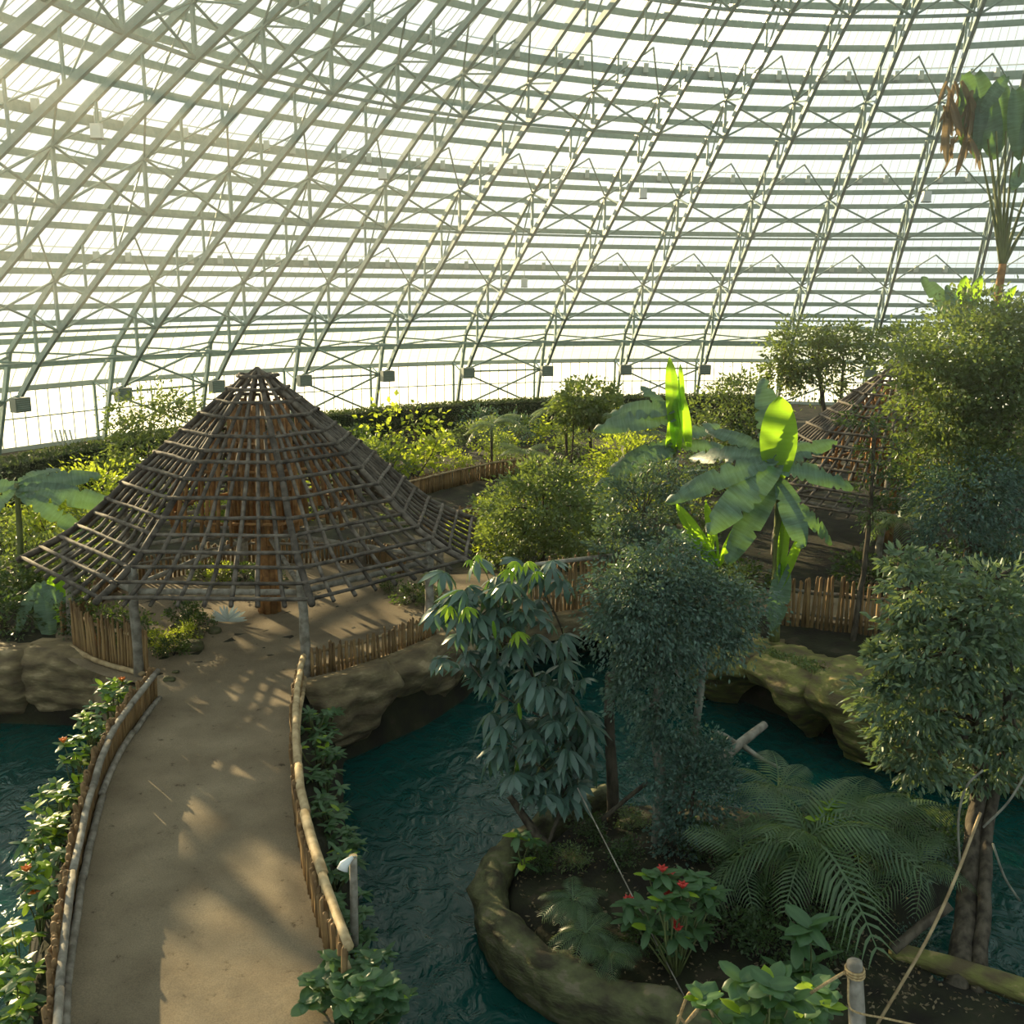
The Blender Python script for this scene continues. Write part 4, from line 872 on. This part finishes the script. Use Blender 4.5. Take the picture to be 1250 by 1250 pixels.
LANDMARKS = [('lattice pavilion king post', C), ('second lattice pavilion', p2), ('raised walkway', wk.location), ('bridge slab', br.location), ('olive round bush tree', D(660, 620, 37)), ('grey green bush beside the bridge', D(785, 620, 32.5)),
             ('sunlit lime bush', D(760, 565, 42)), ('compact dark tree', D(716, 488, 56)), ('dull green shrub tree', D(895, 500, 58)), ('wispy tree', D(178, 505, 52)), ('thin sapling', D(505, 525, 48)), ('left banana plant', D(24, 700, 33)), ('big banana plant', D(945, 700, 28.6)),
             ('pale lit banana plant', D(822, 600, 40)), ('broad crowned tree', D(1190, 440, 35)), ('blue green feathery tree', D(1165, 600, 29)), ('slender dark tree', D(1048, 600, 29)), ('tall stake fence behind banana bed', G(1080, 778)), ('weeping fig trunk', D(802, 1048, 19.3)), ('umbrella tree trunk', D(668, 1035, 19)), ('lush feather palm', D(985, 1180, 16.4)),
             ('twisted forked tree', D(1165, 1200, 15)), ('second feather palm', D(1020, 1150, 17.2)), ('feather palm by the cave water', D(950, 1020, 18.6)), ('feather palm beside the wrapped fig trunk', D(905, 1130, 17.2)), ('feather palm between cliff and twisted tree', D(1080, 1060, 18.2)), ('low palm at the twisted tree foot', D(1120, 1110, 16.9)), ('broad leaved shade plant', D(985, 1215, 14.6)), ('cycad under the umbrella tree', D(700, 1110, 16.6)), ('bare dark upright trunk', D(749, 1045, 20.4)), ('flowering red shrub', D(825, 1195, 15.3)), ('left pavilion post', G(185, 825)), ('right pavilion post', C + oct_pt(6, 0, 7, 0)), ('hedge end', arc(47, 1)), ('hedge middle', arc(47, 4)), ('dark leaved banana shoot', D(46, 760, 29.5))]
BUSHES = []
def bush(i, x, y, s, z=None):
    if any(math.hypot(x - a, y - b_) < .74 * (s + c) for a, b_, c in BUSHES): return
    BUSHES.append((x, y, s))
    me, sm, label = protos[i]; o = empty('understorey_bush', (x, y, (gz(x, y) if z is None else z)), RND.uniform(0, 6.28)); o.scale = (s * RND.uniform(.9, 1.15), s * RND.uniform(.9, 1.15), s * RND.uniform(.8, 1.2))
    q = Vector((x, y)); best = min(LANDMARKS, key=lambda t: (Vector(t[1][:2]) - q).length); d = (Vector(best[1][:2]) - q).length
    key = (label, best[0]); UC[key] = UC.get(key, 0) + 1; o['_key'] = key
    mark(o, 'low %s bush %s the %s' % (label, 'close to' if d < 3.5 else 'in the bed nearest', best[0]), 'bush', 'bushes near the ' + best[0]); del o['_key']
    if UC[key] > 1: pass
    link('foliage', me, o); link('stems', sm, o)
def keep_clear(x, y):
    return math.hypot(x - C.x, y - C.y) < 7.4 or math.hypot(x - AX.x, y - AX.y) > 45.6 or math.hypot(x - p2.x, y - p2.y) < 6.6 or float(sdf(LAND, np.array([x]), np.array([y]))[0]) < .9
for (px, py, i, s) in ((250, 640, 1, 1.3), (300, 630, 0, 1.4), (350, 640, 1, 1.3), (400, 620, 0, 1.5), (440, 600, 2, 1.5), (470, 590, 0, 1.4), (455, 575, 2, 1.3), (430, 560, 2, 1.5), (600, 560, 1, 1.3), (625, 545, 3, 1.4), (650, 540, 0, 1.4), (615, 575, 0, 1.1), (680, 545, 1, 1.4), (640, 520, 2, 1.4), (585, 530, 3, 1.2), (700, 560, 0, 1.3), (770, 540, 1, 1.3),
        (600, 660, 0, 1.2), (590, 680, 1, 1.1), (620, 690, 0, 1.0), (640, 640, 1, 1.1), (720, 690, 0, 1.0), (745, 600, 1, 1.1), (730, 640, 0, 1.1), (840, 640, 0, 1.3), (860, 600, 0, 1.4), (850, 700, 2, 1.1), (880, 730, 0, .9), (905, 720, 2, .9), (1010, 640, 2, 1.3), (1040, 680, 2, 1.2), (1080, 690, 2, 1.2), (1120, 700, 2, 1.3), (1150, 690, 3, 1.3), (1200, 720, 2, 1.4), (1240, 740, 3, 1.3), (1000, 690, 2, 1.1), (1060, 720, 2, 1.0),
        (10, 620, 1, 1.3), (50, 610, 0, 1.4), (90, 600, 1, 1.3), (150, 600, 0, 1.3), (0, 660, 1, 1.2), (60, 660, 1, 1.1), (130, 660, 0, 1.2), (100, 690, 1, 1.0), (170, 650, 0, 1.1), (200, 620, 1, 1.2), (20, 740, 2, 1.0), (5, 770, 2, .9), (80, 760, 2, .9), (110, 730, 0, .9), (30, 590, 1, 1.4), (100, 575, 2, 1.4), (5, 590, 1, 1.5),
        (1130, 620, 2, 1.5), (1180, 650, 2, 1.5), (1240, 640, 3, 1.5), (920, 560, 2, 1.5), (960, 600, 0, 1.4), (930, 640, 2, 1.3), (575, 652, 1, .8), (596, 640, 1, .75), (612, 668, 1, .8), (560, 668, 1, .7), (545, 552, 0, .9), (520, 566, 1, .8), (570, 540, 0, 1.0), (560, 575, 1, .7), (495, 640, 0, .9), (1100, 590, 2, 1.6), (1280, 800, 2, 1.3), (1310, 760, 3, 1.4), (1350, 820, 0, 1.3), (1400, 780, 2, 1.5), (1300, 700, 2, 1.5), (1380, 720, 0, 1.5), (1230, 790, 2, 1.1), (1180, 810, 2, .9), (1290, 850, 2, 1.0), (1330, 870, 0, 1.0)):
    p = G(px, py, .0)
    if not keep_clear(p.x, p.y): bush(i, p.x, p.y, s)
for (px, py, i, s) in ((270, 712, 1, .5), (250, 705, 0, .5), (300, 708, 2, .5), (330, 715, 2, .45), (225, 785, 1, .42), (212, 800, 2, .36), (240, 770, 2, .4), (505, 735, 2, .5), (525, 740, 0, .45), (228, 760, 2, .45), (475, 720, 2, .4), (196, 795, 1, .35)):
    p = G(px, py, .03); bush(i, p.x, p.y, s, .03)

# ------------------------------------------------------------------ umbrella tree (each compound leaf its own object)
def umbrella_leaf(name, mat, n, L, seed, droop=.55):
    rr = random.Random(seed); V = []; Fq = []; tn = []
    for i in range(n):
        a = 2 * PI * i / n + rr.uniform(-.12, .12); dx, dy = math.cos(a), math.sin(a); l = L * rr.uniform(.85, 1.1); w_ = l * .17; b = len(V); sx, sy = -dy, dx
        for t, ww in ((.06, .15), (.35, .8), (.68, 1), (1, .05)):
            r = l * (t - .12 * t * t); z = .06 * L - droop * l * t ** 1.7
            V += [(dx * r + sx * w_ * ww, dy * r + sy * w_ * ww, z), (dx * r, dy * r, z - .025 * L), (dx * r - sx * w_ * ww, dy * r - sy * w_ * ww, z)]; tn += [rr.uniform(.2, .8)] * 3
        for j in range(3):
            for k in range(2): q = b + j * 3 + k; Fq.append([q, q + 1, q + 4, q + 3])
    me = np_mesh(name, np.array(V), [np.array(Fq)], True, np.array(tn)); me.materials.append(LM[mat]); return me
UL = [umbrella_leaf('umbrella_leaf', 'scheff', n, .40, i, dr) for i, (n, dr) in enumerate(((9, .7), (8, .95), (10, .55), (8, 1.2)))]
UN = [umbrella_leaf('young_umbrella_leaf', 'scheff_new', 9, .30, 20 + i, .9) for i in range(2)]
ys_ = 20.4
ut = empty('umbrella_tree', D(705, 1078, 18.6)); mark(ut, 'umbrella tree with drooping hand-shaped leaves over the pond', 'tree'); o0 = ut.location
stems = [[(705, 1078, -1.8), (660, 1025, -1.2), (622, 972, -.6)], [(668, 1035, -1.3), (690, 960, -.6), (670, 880, 0), (640, 800, 0), (610, 740, 0)], [(690, 960, -.6), (700, 860, .2), (690, 780, .3), (660, 715, .4)], [(670, 880, 0), (600, 840, -.2), (560, 790, -.2)], [(640, 800, 0), (580, 760, 0), (556, 742, 0)], [(690, 960, -.6), (640, 920, -.7), (610, 900, -.8)], [(690, 970, -.6), (720, 930, -.3), (735, 915, -.2)]]
nodes = []
for i, s in enumerate(stems):
    Q = resample(catmull([D(x, y, ys_ + dy) for x, y, dy in s], 5), .15); r0 = .16 if i == 0 else .05 if i < 3 else .03
    MB().tube([q - o0 for q in Q], [r0 * (1 - .6 * j / len(Q)) for j in range(len(Q))], 7).build('trunk' if i == 0 else 'branch', M['bark'], ut, True)
    if i: nodes += Q[len(Q) // 3:]
spots = []
for (x0, x1, y0, y1, n) in ((540, 640, 705, 760, 16), (600, 690, 700, 770, 12), (530, 640, 755, 830, 24), (620, 700, 780, 880, 24), (640, 715, 870, 960, 22), (598, 660, 880, 950, 16), (640, 720, 940, 985, 12), (560, 620, 800, 850, 8), (690, 722, 800, 930, 10), (615, 690, 950, 985, 8), (575, 680, 690, 730, 8)):
    for _ in range(n): spots.append((RND.uniform(x0, x1), RND.uniform(y0, y1), RND.uniform(-.7, .5)))
for x, y, dy in spots:
    p = D(x, y - 12, ys_ + dy - max(0, (y - 870)) * .006)
    o = link('umbrella_leaf', RND.choice(UL), ut); o.location = p - o0; s = RND.uniform(.85, 1.3); o.scale = (s, s, s); o.rotation_euler = (RND.uniform(-.2, .6), RND.uniform(-.4, .4), RND.uniform(0, 6.28))
    q = min(nodes, key=lambda t: (t - p).length)
    if (q - p).length > .1: MB().tube([q - o0, q.lerp(p, .6) + Vector((0, 0, .1)) - o0, p - o0], [.012, .01, .008], 4).build('leaf_stalk', M['stem'], ut)
for x, y, s in ((548, 744, 1), (570, 746, .95), (632, 776, 1), (622, 700, .9), (645, 690, .9), (630, 690, .8), (583, 682, .5), (573, 688, .5), (655, 702, .7)):
    o = link('young_umbrella_leaf', RND.choice(UN), ut); o.location = D(x, y - 4, ys_ - .9) - o0; o.scale = (s, s, s); o.rotation_euler = (.25, 0, RND.uniform(0, 6))
for x, y in ((633, 868), (602, 768), (630, 938)):
    a = D(x, y - 10, ys_ - .9); put_leaf(ut, NEWN, a, a + Vector((.05, -.05, -.38)), (0, -1, 0), 1.0, 0, 'yellow_leaf', 1.3)

# ------------------------------------------------------------------ feather palms
def frond(name, L, n, lf, mat, arch, seed, hang=.5):
    rr = random.Random(seed); V = []; Fq = []; tn = []
    def axis(t): return Vector((L * (t - .18 * arch * t * t), 0, L * (.28 * t - arch * t * t)))
    for i in range(n):
        t = .14 + .86 * i / (n - 1); p = axis(t); d = (axis(min(1, t + .02)) - axis(t - .02)).normalized(); l = lf * math.sin(PI * (.12 + .80 * t)) ** .7 * rr.uniform(.9, 1.08)
        for sgn in (-1, 1):
            u = (d * .55 + Vector((0, sgn, .25))).normalized(); b = len(V); w_ = .018; tt = rr.uniform(.2, .8)
            for s_, ww in ((0, .5), (.45, 1), (1, .1)):
                c = p + u * l * s_ + Vector((0, 0, -hang * l * s_ * s_)); V += [tuple(c + d * w_ * ww), tuple(c - d * w_ * ww)]; tn += [tt, tt]
            Fq += [[b, b + 1, b + 3, b + 2], [b + 2, b + 3, b + 5, b + 4]]
    for i in range(8):                 # rachis strip
        b = len(V); a0, a1 = axis(i / 8), axis((i + 1) / 8); r = .014 * (1.3 - i / 8)
        V += [tuple(a0 + Vector((0, r, .01))), tuple(a0 + Vector((0, -r, .01))), tuple(a1 + Vector((0, r, .01))), tuple(a1 + Vector((0, -r, .01)))]; tn += [1, 1, 1, 1]; Fq.append([b, b + 1, b + 3, b + 2])
    me = np_mesh(name, np.array(V), [np.array(Fq)], True, np.array(tn)); me.materials.append(LM[mat]); return me
FR = [frond('frond', 1.0, 17, .36, 'palm', a, i, .8) for i, a in enumerate((.55, .8, 1.05))]
def palm(name, label, base, hub, fronds, stemr=.07, group=None, seed=0, cat='palm', mat='bark'):
    rr = random.Random(seed); root = empty(name, base); mark(root, label, cat, group); base, hub = Vector(base), Vector(hub)
    MB().tube([p - base for p in catmull([base, base.lerp(hub, .5), hub], 3)], stemr, 8).build('stem', M[mat], root, True)
    for az, L, tilt, v in fronds:
        o = link('frond', FR[v], root); o.location = hub - base; o.rotation_euler = Euler((rr.uniform(-.3, .3), -tilt, az)); o.scale = (L, L, L)
    return root
def ring_fronds(n, L, t0, t1, rr, spread=2 * PI, a0=0): return [(a0 + spread * i / n + rr.uniform(-.2, .2), L * rr.uniform(.8, 1.15), rr.uniform(t0, t1), rr.randrange(3)) for i in range(n)]
rr = random.Random(5)
h = D(985, 1030, 16.6); palm('feather_palm', 'lush feather palm with arching striped fronds on the island', D(985, 1180, 16.4), h, ring_fronds(10, 1.8, .1, .8, rr) + ring_fronds(5, 1.6, -.3, .1, rr, a0=.3) + ring_fronds(3, 1.6, .8, 1.1, rr), .06, seed=2)
h = D(1020, 1010, 17.2); palm('feather_palm', 'second feather palm crown behind the lush one', D(1020, 1150, 17.2), h, ring_fronds(8, 1.5, .1, .8, rr), .05, seed=3)
h = D(905, 1045, 17.2); palm('feather_palm', 'shaded feather palm beside the wrapped fig trunk', D(905, 1130, 17.2), h, ring_fronds(8, 1.2, .1, .8, rr), .05, seed=4)
h = D(950, 965, 18.6); palm('feather_palm', 'dark feather palm standing by the cave water', D(950, 1020, 18.6), h, ring_fronds(8, 1.15, .2, .9, rr), .05, seed=5)
h = D(1080, 1000, 18.2); palm('feather_palm', 'dark feather palm between cliff and twisted tree', D(1080, 1060, 18.2), h, ring_fronds(9, 1.2, .2, .9, rr), .05, seed=6)
h = D(1120, 1060, 16.9); palm('feather_palm', 'low feather palm at the foot of twisted tree', D(1120, 1110, 16.9), h, ring_fronds(8, 1.0, .2, .9, rr), .05, seed=7)
for i, (px, py, y, lab) in enumerate(((715, 1140, 15.9, 'low cycad rosette nearest the rock rim'), (745, 1165, 15.4, 'low cycad rosette beside the flowering shrub'), (700, 1100, 16.6, 'low cycad rosette under the umbrella tree'))):
    b_ = D(px, py + 20, y); palm('cycad', lab, b_, D(px, py, y), ring_fronds(12, .62, .15, .75, rr), .05, None, 8 + i, 'plant')
# far palms and ferns
for i, (px, py, y, s, lab) in enumerate(((690, 500, 57, 2.0, 'grey feather palm at the hedge before the glass'), (600, 520, 55, 1.8, 'small feather palm by the hedge bank'), (640, 555, 50, 1.6, 'bright fern palm behind the raised walkway'), (950, 560, 33, 1.2, 'feather palm hidden behind the big banana'), (1100, 640, 33, 1.6, 'dark feather palm under the feathery tree'), (780, 530, 47, 2.2, 'feather palm behind the pale banana'))):
    h = D(px, py, y); palm('far_palm', lab, onto(px, y), h, ring_fronds(11, s, .15, .85, rr), .08, None, 20 + i)

# ------------------------------------------------------------------ shrubs with single large leaves
ELL = [blade('leaf', 1.0, w_, 'glossy', 5, ar, .12, 0, .25, 50 + i) for i, (w_, ar) in enumerate(((.42, .15), (.5, .25), (.38, .3)))]
ELN = blade('leaf', 1.0, .45, 'scheff_new', 5, .15, .12, 0, .25, 60)
RND_L = [blade('leaf', 1.0, .75, 'glossy', 5, .12, .12, 0, .6, 70 + i) for i in range(2)]
def rosette_shrub(name, label, base, heads, L, meshes, new=None, seed=0, cat='shrub', bloom=None, nper=9, group=None, newp=.08):
    rr = random.Random(seed); root = empty(name, base); mark(root, label, cat, group); base = Vector(base)
    for hp in heads:
        hp = Vector(hp); mid = base.lerp(hp, .5) + Vector((rr.uniform(-.08, .08), rr.uniform(-.08, .08), 0))
        MB().tube([Vector((0, 0, -.05)), mid - base, hp - base], [.022, .017, .01], 5).build('stem', M['stem'], root, True)
        for i in range(nper):
            az = 2.4 * i + rr.uniform(-.3, .3); el = rr.uniform(-.35, .75); l = L * rr.uniform(.7, 1.15)
            d = Vector((math.cos(az) * math.cos(el), math.sin(az) * math.cos(el), math.sin(el))); b_ = hp + Vector((0, 0, -.03 * i * L))
            put_leaf(root, new if (new and rr.random() < newp) else rr.choice(meshes), b_, b_ + d * l, (0, 0, 1), 1.0, rr.uniform(-.3, .3))
        if bloom and rr.random() < bloom[1]:
            mb = MB()
            for j in range(6):
                a = j * 1.05; mb.tube([(0, 0, 0), (.05 * math.cos(a), .05 * math.sin(a), .08), (.10 * math.cos(a), .10 * math.sin(a), .10)], [.012, .03, .006], 5)
            o = mb.build('flower', M[bloom[0]], root); o.location = hp - base + Vector((0, 0, .03))
    return root
def heads_px(n, cx, cy, rx, ry, y, dy, seed):
    rr = random.Random(seed); out = []
    while len(out) < n:
        a, b_ = rr.uniform(-1, 1), rr.uniform(-1, 1)
        if a * a + b_ * b_ < 1: out.append(D(cx + a * rx, cy + b_ * ry, y + rr.uniform(-dy, dy)))
    return out
rosette_shrub('flowering_shrub', 'glossy shrub with small red flower heads on the island', D(825, 1195, 15.3), heads_px(26, 822, 1098, 58, 56, 15.5, .45, 1), .36, ELL, ELN, 1, bloom=('red', .45))
rosette_shrub('broadleaf_shrub', 'glossy broad leaved shrub beside the roped post', D(930, 1300, 11.4), heads_px(24, 932, 1222, 78, 36, 11.5, .4, 2), .32, RND_L, ELN, 2, newp=.22)
rosette_shrub('roundleaf_shrub', 'round leaved green shrub at the path rail end', D(432, 1262, 13.0), heads_px(46, 432, 1212, 64, 50, 13.0, .55, 3), .25, RND_L, ELN, 3, nper=9, newp=.04)
rosette_shrub('lime_rosette', 'lime green rosette plant beside the leaning trunk', D(640, 1062, 18.2), heads_px(3, 640, 1035, 16, 20, 18.2, .2, 4), .35, [ELL[2]], ELN, 4, newp=.3)
rosette_shrub('shade_rosette', 'broad leaved plant in deep shade under the palms', D(985, 1215, 14.6), heads_px(5, 980, 1160, 60, 30, 14.6, .3, 5), .5, ELL, None, 5)
rosette_shrub('young_shrub', 'lit lime shrub growing among the palms on island', D(1012, 1020, 17.0), heads_px(5, 1010, 985, 14, 28, 17.0, .2, 6), .34, ELL, ELN, 6, newp=.75)
GLINT = blade('leaf', 1.0, .16, 'glint', 5, .1, .2, 0, .25, 80)
rr9 = random.Random(9); b9 = G(278, 760, .03); sp9 = empty('glint_fan_plant', b9); mark(sp9, 'low plant with a fan of leaves coloured as a pale sky glint on pavilion floor', 'plant')
for i in range(15):
    a = -.25 + 3.6 * i / 14; put_leaf(sp9, GLINT, b9 + Vector((0, 0, .05)), b9 + Vector((.62 * math.cos(a), rr9.uniform(-.1, .25), .08 + .5 * math.sin(a) * (math.sin(a) > 0))), (0, -1, .4), 1.0)
# planting along both outer sides of the path
ORD = 'first second third fourth fifth sixth seventh eighth ninth tenth eleventh twelfth thirteenth fourteenth fifteenth sixteenth seventeenth eighteenth'.split()
def tier(pts, off, n, z0, seed, mats, L, label, group, bloomp, zs):
    rr = random.Random(seed); P = resample(catmull([Vector(p) for p in pts], 5), .1); m = len(P)
    for i in range(n):
        j = int(m * (i + .5) / n); p = P[min(m - 1, j)]; t = (P[min(m - 1, j + 1)] - P[max(0, j - 1)]).normalized(); s = Vector((t.y, -t.x, 0)) * off
        b_ = p + s * rr.uniform(.6, 1.0); b_.z = gz(b_.x, b_.y)
        if b_.z < -.9: b_.z = -.9
        heads = [b_ + Vector((rr.uniform(-.3, .3), rr.uniform(-.42, .42), rr.uniform(*zs))) for _ in range(9)]
        rosette_shrub('border_plant', label % ORD[n - 1 - i if off < 0 else n - 1 - i], b_, heads, L, mats, ELN, seed * 50 + i, 'plant', ('orange', bloomp), 9, group, .3 if off < 0 else .03)
tier(fl_pts, -.86, 17, 0, 3, [ELL[0], ELL[2]], .27, 'leafy border plant outside the left path fence, %s from the pavilion', 'left fence border plants', .05, (.55, 1.2))
tier(fr_pts, .78, 15, 0, 4, [ELL[0], ELL[2]], .24, 'dark leafy border plant outside the right path fence, %s from the pavilion', 'right fence border plants', .0, (.25, .8))
# yellow ground cover on the cliff shelf
rng = np.random.default_rng(31); n = 2600; P = np.array([G(1010 + 70 * a + 60 * b_, 822 + 28 * a + 16 * b_, .06) for a, b_ in zip(rng.uniform(-1, 2.6, n), rng.uniform(-1, 1, n))]); P[:, 2] += np.abs(rng.normal(0, .05, n))
me = leaf_cloud('ground_cover', P, rng.normal(size=(n, 3)) + np.array([0, 0, .7]), rng.uniform(.05, .11, n), rng.uniform(.04, .07, n), rng.uniform(0, 1, n), rng); me.materials.append(LM['olive']); o = link('ground_cover', me)
mark(o, 'low yellowish ground cover on the lit cliff shelf', 'ground cover', kind='stuff')
rng = np.random.default_rng(32); n = 1800; P = []
while len(P) < n:
    px, py = rng.uniform(620, 1240), rng.uniform(985, 1249); p = G(px, py, -1.3)
    if float(sdf(ISL, np.array([p.x]), np.array([p.y]))[0]) > .5: P.append((p.x, p.y, gz(p.x, p.y) + .03))
me = leaf_cloud('leaf_litter', np.array(P), rng.normal(size=(n, 3)) * np.array([1, 1, .25]), rng.uniform(.05, .12, n), rng.uniform(.03, .06, n), rng.uniform(0, 1, n), rng); me.materials.append(LM['dry']); mark(link('leaf_litter', me), 'brown leaf litter on the island soil', 'leaf litter', kind='stuff')

for (px, py, i, s) in ((660, 1050, 2, .38), (720, 1020, 2, .42), (770, 1010, 0, .34), (760, 1060, 2, .36), (900, 1100, 2, .5), (880, 1150, 2, .5), (950, 1130, 2, .55), (1040, 1110, 2, .5), (1080, 1060, 2, .5), (1010, 1170, 2, .45), (930, 1170, 2, .42), (860, 1060, 2, .45), (1120, 1130, 3, .36), (990, 1085, 2, .5), (1060, 1010, 2, .5), (1110, 1000, 2, .5), (1150, 1030, 2, .5), (1100, 1080, 2, .45), (1130, 1060, 3, .4), (1170, 1000, 2, .45), (700, 1060, 0, .3), (1000, 1010, 2, .45), (1220, 1190, 3, .35), (780, 1150, 2, .3)):
    p = G(px, py, -1.2); bush(i, p.x, p.y, s)
# ------------------------------------------------------------------ small things
def one(name, label, cat, pts, rad, mat, n=8, base=0, group=None, part='stick'):
    P = [Vector(p) for p in pts]; root = link(name, MB().tube([p - P[base] for p in P], rad, n).mesh(name, True), None, M[mat]); root.location = P[base]; return mark(root, label, cat, group)
b_ = D(432, 1160, 14.9); t_ = D(431, 1046, 15.0)
ps = empty('lamp_post', b_); mark(ps, 'slim wooden post standing in the border by path rail', 'post')
MB().tube([Vector((0, 0, -.6)), (t_ - b_) * .5 + Vector((.01, 0, 0)), t_ - b_], [.075, .07, .068], 10).build('shaft', M['greylog'], ps, True)
MB().tube([t_ - b_, t_ - b_ + Vector((0, 0, .02))], .075, 10).build('cut_end', M['rail'], ps)
sp = empty('spotlight', D(423, 1052, 14.9)); mark(sp, 'small white spotlight clipped to the slim post', 'lamp')
MB().tube([(.10, .05, .06), (.04, 0, .03), (-.03, -.05, -.02), (-.06, -.09, -.10)], [.03, .055, .085, .10], 12).build('housing', M['white'], sp, True)
MB().tube([(.1, .05, .05), (.16, .06, .06)], .018, 6).build('bracket', M['boxgrey'], sp)
# roped post in the foreground
b_ = D(1050, 1330, 10.9); t_ = D(1043, 1172, 11.1)
rp = empty('roped_post', b_); mark(rp, 'weathered round post with rope knotted at its top', 'post'); v = t_ - b_
MB().tube([Vector((0, 0, -.3)), v * .5, v * .97, v * .99, v], [.115, .108, .10, .095, .06], 14).build('shaft', M['greylog'], rp, True); shaft = rp.children[0]
for i, f in enumerate((.895, .915, .935)):
    ring = [v * f + Vector((.115 * math.cos(a), .115 * math.sin(a), .006 * math.sin(a))) for a in [2 * PI * j / 14 for j in range(15)]]
    MB().tube(ring, .017, 6).build('rope_turn', M['rope'], shaft, True)
one('rope', 'rope running from the roped post towards the glossy shrub', 'rope', catmull([b_ + v * .915 + Vector((-.11, 0, 0)), D(1012, 1198, 11.0), D(990, 1212, 11.2)], 4), .02, 'rope')
one('rope', 'rope hanging down the roped post and off to the right', 'rope', catmull([b_ + v * .9 + Vector((-.1, -.05, 0)), D(1036, 1225, 10.9), D(1046, 1236, 10.75), D(1080, 1243, 10.9), D(1120, 1252, 11)], 4), .014, 'rope')
one('leaning_pole', 'long bent bamboo pole leaning against the forked tree', 'pole', catmull([G(1070, 1252, -1.2), D(1130, 1150, 14.5), D(1165, 1075, 15.2), D(1197, 992, 15.8)], 5), .028, 'rail', 7)
one('guy_rope', 'thin taut line running down across the island', 'rope', [D(838, 1222, 14.8), D(770, 1090, 16.5), D(705, 962, 18.5)], .014, 'greylog', 6)
one('dead_trunk', 'bare dark upright trunk standing before the bridge arch', 'trunk', catmull([D(749, 1045, 20.4), D(748, 960, 20.4), D(744, 890, 20.5), D(745, 822, 20.6)], 4), [.16, .15, .15, .14, .14, .13, .13, .12, .12, .12, .12, .115, .11], 'bark', 9)
db = empty('fallen_branch', D(872, 936, 22.5)); mark(db, 'forked dead branch lying across the cave water', 'branch'); o0 = db.location
MB().tube([p - o0 for p in catmull([D(866, 942, 22.4), D(896, 914, 22.8), D(934, 884, 23.4)], 4)], [.15, .15, .14, .13, .13, .12, .12, .11, .1], 8).build('limb', M['greylog'], db, True)
MB().tube([p - o0 for p in catmull([D(904, 908, 22.9), D(926, 924, 22.7), D(952, 938, 22.5)], 4)], [.08, .075, .07, .065, .06, .055, .05, .05, .04], 7).build('fork', M['greylog'], db, True)
MB().tube([p - o0 for p in catmull([D(900, 908, 22.9), D(884, 897, 22.9), D(870, 892, 22.9)], 3)], [.06, .055, .05, .05, .045, .04, .03], 6).build('fork', M['greylog'], db, True)
one('driftwood', 'dark fallen limb lying across the island soil', 'branch', catmull([D(1090, 1160, 15.4), D(1125, 1130, 15.6), D(1160, 1105, 15.6)], 4), .09, 'bark')
one('driftwood', 'pale bent root arching by the fig trunk', 'branch', catmull([D(735, 1000, 19.6), D(765, 975, 19.5), D(790, 955, 19.4)], 4), .05, 'bark')
one('root_tangle', 'pale tangle of aerial roots at the rim corner', 'root', catmull([D(826, 1252, 11.8), D(838, 1218, 11.8), D(846, 1212, 11.7), D(852, 1232, 11.7), D(838, 1248, 11.6), D(860, 1226, 11.6), D(872, 1252, 11.6), D(850, 1262, 11.7), D(828, 1240, 11.7)], 6), .022, 'rope', 6)
for i, (pts, lab) in enumerate(((((1172, 1060), (1170, 1000), (1180, 960), (1200, 940)), 'thin pale vine looping left of the twisted trunk'), (((1200, 1010), (1230, 980), (1252, 945)), 'thin pale vine rising right of the twisted trunk'), (((1212, 1030), (1226, 1070), (1245, 1100)), 'thin vine falling to the water by twisted trunk'))):
    one('hanging_vine', lab, 'vine', catmull([D(x, y, 16.5) for x, y in pts], 5), .022, 'palebark', 6)
# far timber stakes by the glass wall, boxes on the rib ends, hanging lamps
for px in (74, 80, 86, 92):
    b_ = G(px, 552, -.3); one('white_stake', 'pale thin stake standing at the foot of the glass wall', 'stake', [b_, b_ + Vector((-.25, 0, 1.5))], .06, 'alu', 6, group='stakes by the glass wall')
bm = MB().box((0, 0, 0), .62, 1.05, .9); bx = bm.mesh('box_housing'); bx.materials.append(M['boxgrey'])
gm = MB()
for i in range(6): gm.box((-.32, 0, -.33 + .13 * i), .03, .9, .05)
gl_ = gm.mesh('louvre'); gl_.materials.append(M['steel']); hm = MB().tube([(0, 0, .4), (.1, 0, .75)], .05, 6).mesh('hanger'); hm.materials.append(M['steel'])
for k in range(-2, 12):
    a = TH0 + k * DTH; o = empty('fan_box', (AX.x + 58.75 * math.cos(a), AX.y + 58.75 * math.sin(a), 3.1), a); mark(o, 'grey louvred box fixed at the foot of a dome rib', 'box', 'boxes at the rib feet')
    h_ = link('box_housing', bx, o); link('louvre', gl_, h_); link('hanger', hm, o)
for px, py, y in ((118, 160, 46), (467, 212, 60), (785, 236, 66), (1131, 240, 62), (640, 345, 74)):
    o = empty('hanging_lamp', D(px, py, y)); mark(o, 'small white box lamp hanging inside the dome frame', 'lamp', 'hanging dome lamps')
    h_ = MB().box((0, 0, 0), .45, .35, .6).build('lamp_body', M['white'], o); MB().box((0, 0, -.32), .5, .4, .05).build('lamp_rim', M['boxgrey'], h_); MB().tube([(0, 0, .3), (0, 0, .9)], .03, 5).build('lamp_rod', M['steel'], o)
# wet rocks beside the pavilion floor
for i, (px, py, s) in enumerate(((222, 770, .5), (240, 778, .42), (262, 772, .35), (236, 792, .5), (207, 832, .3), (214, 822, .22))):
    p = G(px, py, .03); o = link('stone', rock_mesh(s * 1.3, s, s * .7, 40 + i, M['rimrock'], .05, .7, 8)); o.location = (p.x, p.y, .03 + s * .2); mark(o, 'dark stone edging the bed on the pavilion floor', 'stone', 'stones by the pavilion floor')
